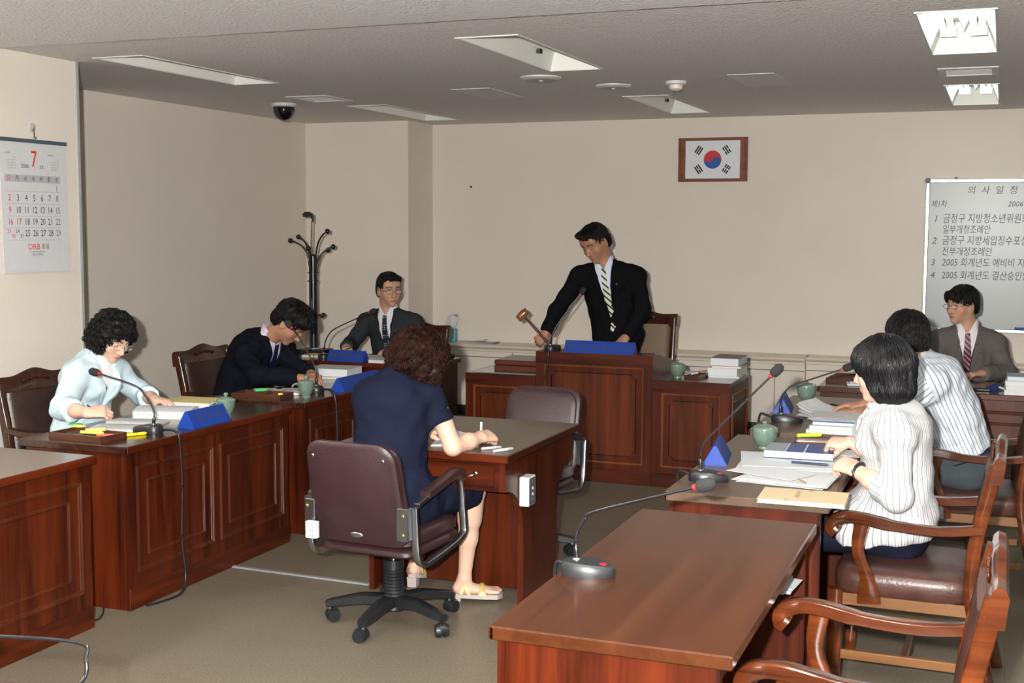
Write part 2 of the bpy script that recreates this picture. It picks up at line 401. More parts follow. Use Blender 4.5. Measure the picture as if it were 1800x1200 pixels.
# ------------------------------------------------------------------ things on the walls
# calendar on the pillar
t = thing('wall_calendar', 'white wall calendar page for July on the pillar', 'calendar', (-5.19, 5.735, 1.48))
def bowed(z): return .006+.012*(1-z/.74)
mb = MB(); n = 12
V = [(bowed(.74*i/n), y, .74*i/n) for i in range(n+1) for y in (-.265, .265)]; V += [(x-.003, y, z) for x, y, z in V]; m2 = 2*(n+1)
mb.add(V, [(2*i, 2*i+1, 2*i+3, 2*i+2) for i in range(n)] + [(m2+2*i+1, m2+2*i, m2+2*i+2, m2+2*i+3) for i in range(n)] + [(2*i, 2*i+2, m2+2*i+2, m2+2*i) for i in range(n)] + [(2*i+1, m2+2*i+1, m2+2*i+3, 2*i+3) for i in range(n)] + [(0, m2, m2+1, 1)])
mb.build('page', PAPER, t)
B(.002, .012, -.27, .27, .735, .757).build('binding', mat('slate_strip', (.06, .09, .12), .5), t)
MC = Matrix(((0, 0, 1, .020), (1, 0, 0, 0), (0, 1, 0, 0), (0, 0, 0, 1)))
tilt = Matrix(((1, 0, 0, 0), (0, 1, 0, 0), (0, -.0158, 1, 0), (0, 0, 0, 1)))
cols = [-.205, -.140, -.075, -.012, .05, .112, .175]
blk, red, gry = [], [], []
d = 1; row = 0; c = 6
rows = [.478, .422, .353, .287, .222]
while d <= 29:
    tgt = red if c == 0 or d == 17 else (gry if c == 6 else blk)
    if d in (23, 24): tgt.append((str(d), cols[c]-.014, rows[row]+.012, .03))
    else: tgt.append((str(d), cols[c], rows[row], .052, 0, 'CENTER', .8))
    d += 1; c += 1
    if c == 7: c = 0; row += 1
red.append(('30', cols[0]+.02, rows[4]-.014, .03)); blk.append(('31', cols[1]+.02, rows[4]-.014, .03))
red.append(('7', -.002, .64, .135, 0, 'CENTER', .75)); blk += [('2006', -.075, .602, .032), ('JUL', .06, .602, .026)]
red.append(('日', cols[0], .532, .03)); blk += [(s, cols[i+1], .532, .03) for i, s in enumerate('月火水木金土')]
for x0, s in ((-.18, '6 JUN'), (.165, '8 AUG')):
    blk.append((s, x0-.03, .672, .016))
    for k in range(5): gry.append(('1 2 3 4 5 6 7' if k else '1 2 3', x0+(0 if k else .022), .648-k*.015, .0125))
red.append(('DRB', -.028, .145, .048, 0, 'CENTER', 1.05)); blk += [('동일', .062, .146, .034), ('www.drbworld.com', 0, .118, .014), ('통신구판정보', 0, .100, .016)]
B(.008, .0108, -.235, .205, .512, .553).build('week_band', mat('band_grey', (.42, .43, .46), .7), t)
MT = MC @ tilt
lettering(blk, MT, INK, t); lettering(red, MT, INKR, t); lettering(gry, MT, mat('dark_grey_ink', (.1, .105, .115), .6), t)
gl = MB()
for z in (.46, .39, .32, .255, .185): gl.box(-.23, .2, z-.0006, z+.0006, -.0006, .0002)
gl.xf(MT).build('ruled_line', INKG, t)
t = thing('wall_hook', 'clear suction hook holding the calendar', 'hook', (-5.19, 5.735, 2.27))
MB().lathe([(.026, 0), (.024, .006), (.010, .012)], n=16).xf(Matrix.Rotation(R(90), 4, 'Y') @ Matrix.Translation((-.035, 0, 0))).build('suction_cup', mat('clear_plastic', (.7, .72, .7), .1, alpha=.55), t, 40)
MB().tube([(.012, 0, .03), (.016, 0, .0), (.014, 0, -.025), (.026, 0, -.03), (.028, 0, -.018)], .003, 6).build('wire_hook', GREY_P, t)
# flag
t = thing('framed_flag', 'national flag in a brown wooden frame on the back wall', 'flag', (-2.403, WB, 2.351))
FR = wood('flag_frame_wood', (.16, .045, .025), (.27, .085, .05), 0, .4, .2)
fw, fh = .306, .192
B(-fw, fw, -.018, 0, -fh, fh).build('backboard', FR, t)
for s in (-1, 1):
    B(*sorted((s*fw, s*(fw-.012))), -.030, -.0, -fh, fh, b=.003).build('side_batten', FR, t)
    B(*sorted((s*(fw-.018), s*(fw-.03))), -.026, -.0, -fh, fh, b=.003).build('side_batten', FR, t)
B(-.242, .242, -.021, -.018, -.165, .165).build('flag_sheet', mat('flag_white', (.70, .73, .78), .5), t)
def disc(name, pts, m, y): 
    me = bpy.data.meshes.new(name); me.from_pydata([(a, y, b) for a, b in pts], [], [tuple(range(len(pts)))]); me.materials.append(m); me.update(); return link(bpy.data.objects.new(name, me), t)
rr = .079; th = R(-25)
def rot(p): return (p[0]*math.cos(th)-p[1]*math.sin(th), p[0]*math.sin(th)+p[1]*math.cos(th))
up_ = arc((0, 0), rr, 0, 180, 24) + arc((-rr/2, 0), rr/2, 180, 360, 12)[1:] + arc((rr/2, 0), rr/2, 180, 0, 12)[1:-1]
disc('red_half', [rot(p) for p in up_], mat('flag_red', (.55, .012, .025), .5), -.0215)
disc('blue_half', [rot(p) for p in arc((0, 0), rr, 180, 360, 24)+arc((rr/2, 0), rr/2, 0, 180, 12)[1:]+arc((-rr/2, 0), rr/2, 360, 180, 12)[1:-1]], mat('flag_blue', (.004, .065, .36), .5), -.0214)
for sx, sz, pat in ((-1, 1, '111'), (1, 1, '010'), (-1, -1, '101'), (1, -1, '000')):
    cx, cz = sx*.1235, sz*.083; ang = math.atan2(sz*.083, sx*.1235)
    for k, bit in enumerate(pat):
        off = (k-1)*.019; mb = MB()
        segs = [(-.037, .037)] if bit == '1' else [(-.037, -.0035), (.0035, .037)]
        for a, b in segs:
            V = []
            for u, v in ((a, off-.0065), (b, off-.0065), (b, off+.0065), (a, off+.0065)):
                x_ = cx+math.cos(ang)*v-math.sin(ang)*u; z_ = cz+math.sin(ang)*v+math.cos(ang)*u; V.append((x_, -.0216, z_))
            mb.add(V, [(0, 1, 2, 3)])
        mb.build('bar', INK, t)
# whiteboard
t = thing('whiteboard', 'whiteboard with handwritten agenda in an aluminium frame', 'whiteboard', (-.595, WB, .92))
bw, bh = 2.4, 1.23
B(.01, bw-.01, -.03, -.004, .01, bh-.01).build('panel', mat('whiteboard_enamel', (.36, .385, .385), .30, spec=.35), t)
AL = mat('aluminium', (.75, .76, .78), .22, metal=1.)
for q in ((0, bw, -.012, .018), (0, bw, bh-.018, bh+.012)): B(q[0], q[1], -.042, 0, q[2], q[3], b=.006).build('frame_rail', AL, t)
for q in ((-.012, .018), (bw-.018, bw+.012)): B(q[0], q[1], -.042, 0, 0, bh, b=.006).build('frame_rail', AL, t)
for x in (0, bw):
    for z in (0, bh): MB().lathe([(.024, -.046), (.024, .0)], n=12).xf(Matrix.Translation((x, 0, z)) @ Matrix.Rotation(R(-90), 4, 'X')).build('corner_cap', GREY_P, t)
for x in (.22, 1.2, 2.1): MB().lathe([(.012, -.03), (.012, 0)], n=10).xf(Matrix.Translation((x, 0, bh+.018)) @ Matrix.Rotation(R(-90), 4, 'X')).build('hanging_lug', GREY_P, t)
MWB = Matrix(((1, 0, 0, 0), (0, 0, -1, -.0308), (0, 1, 0, 0), (0, 0, 0, 1)))
ws = .13
lines = [('의  사  일  정', .50, 1.145, .072, .12), ('제1차', .03, 1.035, .066, .15, 'LEFT', .8), ('2006 . 9 . 1', .62, 1.035, .058, .2, 'LEFT'),
 ('1', .05, .915, .075, .25, 'LEFT'), ('금정구 지방청소년위원회운영조례', .125, .915, .086, .1, 'LEFT', .74),
 ('일부개정조례안', .125, .825, .078, .1, 'LEFT', .74), ('2', .045, .735, .075, .2, 'LEFT'), ('금정구 지방세입징수포상금조례', .125, .735, .086, .1, 'LEFT', .74),
 ('전부개정조례안', .125, .645, .078, .1, 'LEFT', .78), ('3', .04, .555, .072, .2, 'LEFT'), ('2005 회계년도 예비비 지출승인', .13, .555, .080, .12, 'LEFT', .78),
 ('4', .04, .450, .072, .2, 'LEFT'), ('2005 회계년도 결산승인안', .13, .450, .080, .12, 'LEFT', .78)]
lettering(lines, MWB, mat('marker_ink', (.035, .06, .06), .5), t, 'handwriting')
t = thing('whiteboard_eraser', 'small eraser on the lower rail of the whiteboard', 'eraser', (.165, WB-.06, .938))
B(-.05, .05, -.018, .018, .0, .022, b=.005).build('felt_pad', mat('blue_felt', (.05, .12, .3), .9), t)
B(-.05, .05, -.018, .018, .022, .035, b=.005).build('grip', PLASTIC_W, t)
# ------------------------------------------------------------------ furniture
def rect_mould(x0, x1, z0, z1, y, w_=.022, h=.012):
    """mitred moulding loop on a front at y, proud towards -y"""
    mb = MB(); rs = []
    for i, p in ((0, 0), (w_*.18, h), (w_*.45, h*.95), (w_*.62, h*.45), (w_*.85, h*.4), (w_, 0)):
        rs.append([(x0+i, y-p, z0+i), (x1-i, y-p, z0+i), (x1-i, y-p, z1-i), (x0+i, y-p, z1-i)])
    return mb.rings(rs, cap=False)
def notched(x0, x1, z0, z1, y, c=.03, r_=.0032):
    pts = []
    for cx, cz, a0 in ((x0, z0, 90), (x1, z0, 180), (x1, z1, 270), (x0, z1, 360)):
        pts += [(a, y, b) for a, b in arc((cx, cz), c, a0, a0-90, 5)]
    return MB().tube(pts, r_, 5, closed=True)
def panel_desk(label, loc, rz, L=1.39, D=.62, H=.76, fr=True, shelf=False, group=None, cat='desk', topmat=None):
    t = thing('panel_desk', label, cat, loc, rz, group); a, d = L/2, D/2
    B(-a, a, -d, d, H-.036, H, b=.004).build('top', topmat or W_TOP, t)
    B(-a, a, -d-.002, -d+.012, H-.0355, H-.0005, b=.003).build('front_edge', W_X, t)
    B(-a+.016, a-.016, -d+.016, -d+.036, .0, H-.036).build('front_panel', W_Z, t)
    for s in (-1, 1): B(*sorted((s*(a-.016), s*(a-.041))), -d+.036, d-.03, 0, H-.036, b=.002).build('side_panel', W_Z, t)
    B(-a+.013, a-.013, -d+.012, -d+.018, 0, .10, b=.002).build('plinth', W_X, t)
    if fr:
        for s in (-1, 1):
            x0, x1 = sorted((s*.028, s*(a-.075)))
            rect_mould(x0, x1, .165, H-.10, -d+.016).build('moulding', W_MOULD, t, 30)
            rect_mould(x0+.075, x1-.075, .235, H-.17, -d+.016, .018, .010).build('moulding', W_MOULD, t, 30)
            B(x0+.093, x1-.093, -d+.0125, -d+.017, .253, H-.188).build('field', W_Z, t)
    B(-a+.041, a-.041, d-.10, d-.08, H-.16, H-.036).build('apron', W_X, t)
    B(-a+.041, a-.041, -d+.036, d-.10, H-.17, H-.155).build('under_shelf', W_X, t)
    return t
XL = -3.64-.016+.62/2-.62 + .016     # centre of the left row
LX = -3.932
panel_desk('empty panelled desk at the near left under the calendar', (LX, 3.628, 0), R(90), group='panelled desks', topmat=wood('worn_top', (.085, .056, .040), (.13, .09, .066), 0, .25, .4))
panel_desk('panelled desk where the woman in pale blue reads', (LX, 5.237, 0), R(90), L=1.40, group='panelled desks')
panel_desk('panelled desk where the man in black writes bent over', (LX-.006, 6.775, 0), R(90), group='panelled desks')
panel_desk('panelled desk of the seated man by the coat rack', (-4.505, 8.385, 0), 0, group='panelled desks')
panel_desk('bare desk at the lower right with one microphone', (-.853, 3.527, 0), R(-90), L=1.42, D=.61, group='panelled desks', topmat=wood('orange_top', (.042, .0125, .005), (.072, .022, .008), 0, .22, .3))
panel_desk('desk with the beige booklet before the woman in stripes', (-.853, 5.262, 0), R(-90), L=1.42, D=.61, group='panelled desks', topmat=W_TOPG)
panel_desk('desk with paper stacks before the man in striped shirt', (-.83, 6.825, 0), R(-90), L=1.40, D=.61, group='panelled desks', topmat=W_TOPG)
panel_desk('purplish desk of the man under the whiteboard', (-.36, 8.36, 0), 0, L=1.40, D=.66, group='panelled desks')
panel_desk('desk at the very bottom edge carrying a microphone', (-1.85, 1.72, 0), R(180), L=1.6, D=.7, group='panelled desks')

def cabinet(label, x0, x1, h, sidepanel=0, slope=False):
    cx = (x0+x1)/2; a = (x1-x0)/2; d = .64
    t = thing('bench_cabinet' if not slope else 'lectern', label, 'cabinet' if not slope else 'lectern', (cx, 8.17, 0))
    if slope:
        MB().prism([(0, 0), (d, 0), (d, h-.10), (.13, h-.002), (.12, h), (0, h)], -a, a, lambda y, z, tt: (tt, y, z)).build('body', W_Z, t)
        MB().prism([(.16, h-.004), (d-.01, h-.098), (d-.01, h-.092), (.16, h+.002)], -a+.03, a-.03, lambda y, z, tt: (tt, y, z)).build('writing_slope', W_TOP, t)
        B(-a+.03, a-.03, d-.03, d-.005, h-.10, h-.078, b=.004).build('pencil_stop', CHROME, t)
    else:
        B(-a, a, 0, d, 0, h-.03).build('body', W_Z, t)
        B(-a, a, -.002, d+.01, h-.03, h, b=.003).build('top', W_TOP, t)
    B(-a, a, -.004, .0, h-.075, h-.002).build('head_rail', W_X, t)
    B(-a-.001, a+.001, -.006, .0, 0, .095, b=.002).build('plinth', W_X, t)
    m = .062
    rect_mould(-a+m, a-m, .135, h-.085, 0, .012, .007).build('inlay_moulding', W_EDGE, t, 30)
    notched(-a+m+.055, a-m-.055, .19, h-.135, -.001).build('panel_groove', W_DARK, t, 40)
    B(-a+m+.06, a-m-.06, -.0025, 0, .197, h-.142).build('panel_field', wood('panel_figure', (.036, .0065, .002), (.112, .023, .0055), 2), t)
    if sidepanel:
        q = rect_mould(.06, d-.06, .135, h-.085, -a, .012, .007); q.xf(Matrix(((0, -1, 0, 0), (1, 0, 0, 0), (0, 0, 1, 0), (0, 0, 0, 1))))
        q.build('inlay_moulding', W_EDGE, t, 30)
        q = rect_mould(.11, d-.11, .19, h-.135, -a, .010, .006); q.xf(Matrix(((0, -1, 0, 0), (1, 0, 0, 0), (0, 0, 1, 0), (0, 0, 0, 1)))); q.build('inlay_moulding', W_CHAIR, t, 30)
    return t
cabinet('low cabinet left of the lectern with a green glass mat', -3.545, -3.012, .716)
cabinet('tall central lectern with a wide notched panel', -3.01, -2.168, .89, slope=True)
cabinet('low cabinet right of the lectern carrying stacked books', -2.166, -1.64, .728, sidepanel=1)
tag(B(-3.50, -3.015, 8.19, 8.79, .7165, .722, b=.001).build('glass_mat', mat('green_glass', (.16, .27, .22), .08, coat=1.)), 'green glass mat on the low cabinet under the wooden box', 'desk mat')

# centre table
t = thing('witness_table', 'plain brown table where the woman in navy writes', 'table', (-2.40, 5.49, 0))
B(-.43, .43, -.495, .495, .724, .76, b=.004).build('top', W_TOPG, t)
B(-.43, .43, -.499, -.485, .7245, .7595, b=.003).build('top_edge', W_X, t)
B(.418, .4335, -.495, .495, .7245, .7595, b=.003).build('top_edge', wood('dark_edge', (.02, .005, .003), (.05, .012, .005), 1), t)
pan = [(-.44, .724), (-.44, .585)] + [(y, z) for y, z in arc((-.44, .36), .225, 90, 5, 8)][1:] + [(-.21, 0), (.25, 0), (.25, .36)] + arc((.475, .36), .225, 175, 90, 6) + [(.475, .724)]
for s in (-1, 1): MB().prism(pan, s*.385-.014, s*.385+.014, lambda y, z, tt: (tt, y, z)).build('side_panel', W_Z, t)
B(-.371, .371, -.44, -.42, .585, .724).build('drawer_frame', W_X, t)
for x0, x1 in ((-.35, -.01), (.02, .35)):
    dr = B(x0, x1, -.452, -.44, .605, .706, b=.004).build('drawer', W_X, t); cx = (x0+x1)/2+.03
    MB().tube(spline([(cx-.048, -.452, .665), (cx-.04, -.472, .658), (cx, -.476, .653), (cx+.04, -.472, .658), (cx+.048, -.452, .665)], 5), .005, 6).ell((cx-.048, -.454, .665), (.012, .005, .009), 8, 5).ell((cx+.048, -.454, .665), (.012, .005, .009), 8, 5).build('handle', CHROME, dr, 60)
B(-.371, .371, -.0, .018, .02, .60).build('modesty_panel', W_Z, t)
t = thing('power_outlet_box', 'white power outlet box on the side of the brown table', 'outlet', (-1.997, 5.25, .49))
B(-.002, .045, -.035, .055, 0, .135, b=.004).build('housing', PLASTIC_W, t)
B(.045, .0475, -.030, .050, .006, .129, b=.001).build('face_plate', mat('outlet_face', (.10, .10, .105), .4), t)
for z in (.025, .053, .08, .108): MB().lathe([(.008, 0), (.006, .003)], n=10).xf(Matrix.Translation((.047, .012, z)) @ Matrix.Rotation(R(90), 4, 'Y')).build('socket_hole', PLASTIC_W if .03 < z < .1 else CHROME, t)

# ---- carved wooden armchair (faces +y)
def armchair(label, loc, rz, leather=None, hi=0., dark=False, group='carved wooden armchairs'):
    t = thing('wooden_armchair', label, 'chair', loc, rz, group)
    wd = W_DARK if dark else W_CHAIR; le = leather or (LEATHER_D if dark else LEATHER)
    Hs = .96+hi
    for s in (-1, 1):
        MB().bar(spline([(s*.265, -.345, 0), (s*.265, -.30, .2), (s*.265, -.255, .43), (s*.265, -.265, .62), (s*.265, -.325, Hs-.05)], 5), .042, .048, up0=(0, 1, 0)).build('back_post', wd, t, 50)
        MB().bar([(s*.255, .225, 0), (s*.255, .225, .12), (s*.255, .225, .36), (s*.255, .225, .40)], .046, [.036, .05, .055, .055], up0=(0, 1, 0)).build('front_leg', wd, t, 50)
        # arm with a rolled front end
        arm = [(s*.268, -.285, .672), (s*.272, -.14, .655), (s*.276, .02, .662), (s*.278, .13, .680), (s*.278, .195, .680), (s*.278, .236, .662), (s*.278, .244, .636), (s*.278, .226, .620)]
        MB().bar(spline(arm, 4), [.034]*9+[.040]*8+[.044]*8+[.05]*4, [.042]*9+[.048]*20, up0=(1, 0, 0)).build('armrest', wd, t, 50)
        MB().bar(spline([(s*.268, .10, .36), (s*.276, .11, .46), (s*.277, .145, .56), (s*.277, .135, .66)], 5), .030, [.085, .085, .08, .07, .06, .05, .045, .042, .042, .042, .042, .045, .048, .05, .052, .055], up0=(0, 1, 0)).build('arm_support', wd, t, 50)
        B(*sorted((s*.235, s*.262)), -.25, .225, .34, .385, b=.003).build('seat_rail', W_RAIL if not dark else wd, t)
        B(*sorted((s*.24, s*.262)), -.27, .215, .13, .165, b=.003).build('stretcher', W_RAIL if not dark else wd, t)
    B(-.245, .245, .205, .235, .34, .39, b=.003).build('front_rail', wd, t)
    B(-.24, .24, -.28, -.25, .34, .39, b=.003).build('back_rail', wd, t)
    B(-.24, .24, -.04, -.015, .135, .16, b=.003).build('cross_stretcher', wd, t)
    # cushion
    rs = []
    for z, k in ((.385, .97), (.40, 1.), (.44, 1.005), (.462, .985), (.474, .93), (.480, .80)):
        rs.append([(x*.272*k, -.02+y*.262*k, z) for x, y in [(math.copysign(abs(math.cos(q))**.35, math.cos(q)), math.copysign(abs(math.sin(q))**.35, math.sin(q))) for q in [2*math.pi*(j+.5)/28 for j in range(28)]]])
    MB().rings(rs).build('seat', le, t, 60)
    # padded back
    def byc(z): return -.262-.065*max(0, (z-.55)/(Hs-.6))
    rs = []
    for z in [.50+(Hs-.10-.50)*i/8 for i in range(9)]:
        k = 1 if .5 < z else 1
        rs.append([(-.235, byc(z)-.012, z), (-.225, byc(z)+.018, z), (-.19, byc(z)+.032, z), (0, byc(z)+.036, z), (.19, byc(z)+.032, z), (.225, byc(z)+.018, z), (.235, byc(z)-.012, z), (0, byc(z)-.016, z)])
    MB().rings(rs).build('back_pad', le, t, 50)
    # crest rail with a raised middle
    def crest(x): return Hs-.045+.030*math.exp(-(x/.15)**2)+.006*math.cos(x*22)
    n = 24; rs = []
    for i in range(n+1):
        x = -.292+.584*i/n; y0 = byc(Hs-.06); top = crest(x)+.022
        rs.append([(x, y0-.022, Hs-.115), (x, y0+.024, Hs-.115), (x, y0+.020-.012, top-.012), (x, y0-.004, top), (x, y0-.022, top-.006), (x, y0-.03, top-.025)])
    cr = MB().rings(rs).build('crest_rail', wd, t, 40)
    mb = MB(); y0 = byc(Hs-.06)+.017
    for k in range(-3, 4):
        mb.ell((k*.03, y0, Hs-.055+.02*math.exp(-(k/3)**2)), (.019, .005, .010+.004*(k % 2)), 8, 5)
    mb.build('carving', wd, cr, 60)
    return t
armchair('brown leather armchair pulled up at the bare desk, nearest the viewer', (-.31, 3.27, 0), R(90))
armchair('brown leather armchair under the woman in the striped jacket', (-.31, 5.01, 0), R(89))
armchair('brown leather armchair of the man in the striped shirt', (-.135, 6.58, 0), R(92))
armchair('dark carved armchair behind the woman in pale blue', (-4.60, 5.40, 0), R(-90), dark=True)
armchair('dark carved armchair behind the man bent over in black', (-4.60, 6.96, 0), R(-90), dark=True)
armchair('dark carved armchair behind the man with the dotted tie', (-4.505, 9.06, 0), R(180), dark=True)
armchair('tall armchair with sheen-pale back behind the standing man', (-2.69, 9.38, 0), R(176), dark=True, hi=.13, leather=mat('sheen_pale_leather', (.17, .115, .075), .6, bump=(140, .4)))  # the leather's reflected light is painted into this paler base colour
armchair('dark carved armchair behind the man under the whiteboard', (-.25, 9.17, 0), R(180), dark=True)

# ---- swivel chair (faces +y)
def swivel(label, loc, rz):
    t = thing('swivel_chair', label, 'chair', loc, rz, 'plum leather swivel chairs')
    def outline(z0, z1, w0, w1, r_):
        return [(-w0+r_, z0)]+[(w0-r_, z0)]+arc((w0-r_, z0+r_), r_, -90, 0, 4)[1:]+arc((w1-r_*1.6, z1-r_*1.6), r_*1.6, 0, 90, 5)+arc((-w1+r_*1.6, z1-r_*1.6), r_*1.6, 90, 180, 5)+arc((-w0+r_, z0+r_), r_, 180, 270, 4)[:-1]
    def yb(x, z): return -.235-.10*(z-.42)/.44+.35*x*x
    for nm, o1, o2, sc in (('back_shell', -.055, -.005, 1.), ('back_cushion', -.005, .035, .96)):
        O = outline(.42, .865, .225, .215, .05); rs = []; cz = .64
        for off, k in ((o1, .93), (o1+.012, 1.), (o2-.012, 1.), (o2, .93)):
            rs.append([(x*k*sc, yb(x, z)+off, cz+(z-cz)*k*sc) for x, z in O])
        MB().rings(rs).build(nm, LEATHER_P, t, 50)
    sb = t.children[0]
    mb = MB()
    for x in (-.17, .17): mb.ell((x, yb(x, .80)-.054, .80), (.009, .006, .009), 8, 5)
    mb.build('screw', CHROME, t, 60)
    MB().ell((.0, yb(0, .465)-.056, .465), (.032, .005, .012), 14, 6).build('maker_badge', CHROME, t, 60)
    O = [(x, y) for x, y in outline(-.25, .25, .235, .225, .06)]
    for nm, z0, z1, sc in (('seat_shell', .36, .41, 1.), ('seat_cushion', .405, .475, .98)):
        rs = []
        for z, k in ((z0, .9), (z0+.015, 1.), (z1-.02, 1.), (z1-.004, .94), (z1, .8)):
            rs.append([(x*k*sc, y*k*sc, z) for x, y in O])
        MB().rings(rs).build(nm, LEATHER_P, t, 50)
    for s in (-1, 1):
        X = s*.262
        lp = spline([(X, -.27, .60), (X, -.25, .40), (X, -.20, .345), (X, -.12, .345), (X, .10, .375), (X, .165, .405), (X, .165, .45), (X, .14, .60), (X, .12, .655), (X, .05, .665), (X, -.16, .625), (X, -.25, .605)], 4)
        MB().bar(lp, .022, .030, up0=(1, 0, 0)).build('arm_loop', CHROME, t, 50)
        pad = spline([(X, -.18, .638), (X, -.05, .662), (X, .08, .688), (X, .135, .68)], 4)
        MB().bar(pad, [.05]*13, [.03]*13).build('arm_pad', LEATHER_P, t, 50)
        br = B(*sorted((s*.200, s*.252)), -.315, -.265, .46, .60, b=.004).build('bracket', CHROME, t)
        MB().ell((s*.235, -.318, .49), (.007, .004, .007), 8, 5).ell((s*.235, -.318, .57), (.007, .004, .007), 8, 5).build('screw', GOLD, br, 60)
    MB().lathe([(.02, .36), (.02, .24)], n=14).build('gas_rod', CHROME, t, 40)
    prof = [(.045, .29), (.047, .25)]
    for k in range(9): prof += [(.047, .25-k*.015), (.041, .244-k*.015)]
    MB().lathe(prof+[(.05, .11), (.055, .07), (.03, .06)], n=18).build('bellows', BLACK, t, 30)
    MB().tube([(.03, .02, .30), (.09, .05, .30)], .012, 8).ell((.1, .055, .30), (.025, .02, .022), 10, 6).build('lever', BLACK, t, 40)
    for k in range(5):
        a = R(90+72*k+40); c, s_ = math.cos(a), math.sin(a)
        leg = MB().bar([(c*.03, s_*.03, .105), (c*.14, s_*.14, .110), (c*.27, s_*.27, .088), (c*.30, s_*.30, .082)], [.062, .056, .046, .040], [.05, .045, .034, .028]).build('base_leg', BLACK, t, 50)
        cx, cy = c*.285, s_*.285
        MB().tube([(cx, cy, .085), (cx, cy, .05)], .009, 8).build('caster_stem', CHROME, leg)
        b2 = a+1.1+k; u = (math.cos(b2), math.sin(b2)); ox, oy = cx-u[1]*.012, cy+u[0]*.012
        mb = MB()
        for e in (-1, 1): mb.tube([(ox+u[0]*e*.008, oy+u[1]*e*.008, .03), (ox+u[0]*e*.028, oy+u[1]*e*.028, .03)], [.030, .027], 14)
        mb.tube([(ox-u[0]*.012, oy-u[1]*.012, .036), (ox+u[0]*.012, oy+u[1]*.012, .036)], .029, 12)
        mb.build('caster', BLACK, leg, 40)
    return t
sw = swivel('plum leather swivel chair under the woman in navy', (-2.455, 4.86, 0), R(-4))
lb = MB().box(-.222, -.170, -.350, -.325, .44, .51).build('sticker', PAPER, sw); lb['label'] = 'white inventory sticker'
lettering([('제 2-11', -.196, .49, .014), ('비품표', -.196, .47, .014), ('2004', -.196, .45, .014)], Matrix(((1, 0, 0, 0), (0, 0, -1, -.3508), (0, 1, 0, 0), (0, 0, 0, 1))), INK, sw)
swivel('empty plum leather swivel chair beyond the brown table', (-2.36, 6.16, 0), R(176))

# ---- coat rack with a golf club in it
t = thing('coat_rack', 'black coat rack with curved ball hooks in the corner', 'coat rack', (-5.42, 9.25, 0))
MB().lathe([(.19, 0), (.19, .018), (.17, .03), (.05, .045), (.04, .06)], n=28).build('base', BLACK_M, t, 40)
MB().lathe([(.036, .05), (.036, 1.50), (.02, 1.515)], n=18).build('pole', BLACK_M, t, 40)
mb = MB()
for z in (.98, 1.29, 1.36): mb.lathe([(.036, z-.006), (.05, z-.004), (.05, z+.004), (.036, z+.006)], n=18)
mb.build('collar', BLACK_M, t, 40)
for ang, z0, dz, dr in ((-20, 1.50, .21, .19), (25, 1.42, .16, .17), (75, 1.40, .15, .18), (165, 1.49, .17, .17), (200, 1.47, .16, .19), (-75, 1.42, .15, .15)):
    c, s_ = math.cos(R(ang)), math.sin(R(ang))
    hk = MB().tube(bez([(c*.03, s_*.03, z0-.06), (c*.04, s_*.04, z0+.05), (c*.06, s_*.06, z0+dz*.8), (c*dr, s_*dr, z0+dz)], 10), .0075, 8).build('hook', BLACK_M, t, 60)
    MB().ell((c*dr, s_*dr, z0+dz), (.022, .022, .022), 12, 8).build('ball', BLACK_M, hk, 60)
for ang in (-20, 160, 70):
    c, s_ = math.cos(R(ang)), math.sin(R(ang))
    hk = MB().tube([(c*.03, s_*.03, 1.0), (c*.1, s_*.1, 1.0)], .006, 8).build('peg', BLACK_M, t, 60)
    MB().ell((c*.108, s_*.108, 1.0), (.018, .018, .018), 12, 8).build('ball', BLACK_M, hk, 60)
t = thing('golf_club', 'golf iron standing head up in the coat rack', 'golf club', (-5.40, 9.19, 0))
MB().tube([(0, 0, 1.03), (.0, .0, 1.5), (.008, 0, 1.80)], [.010, .007, .006], 8).build('shaft', mat('dark_steel', (.05, .05, .055), .25, metal=1.), t, 60)
MB().rings([[(.012+x*.9, o, 1.845+z) for x, z in ((.012, -.06), (.005, .008), (-.03, .028), (-.075, .026), (-.098, .006), (-.09, -.016), (-.05, -.018), (-.012, -.012))] for o, y in ((-.011, 1), (.011, 1))]).build('club_head', BLACK_M, t, 30)
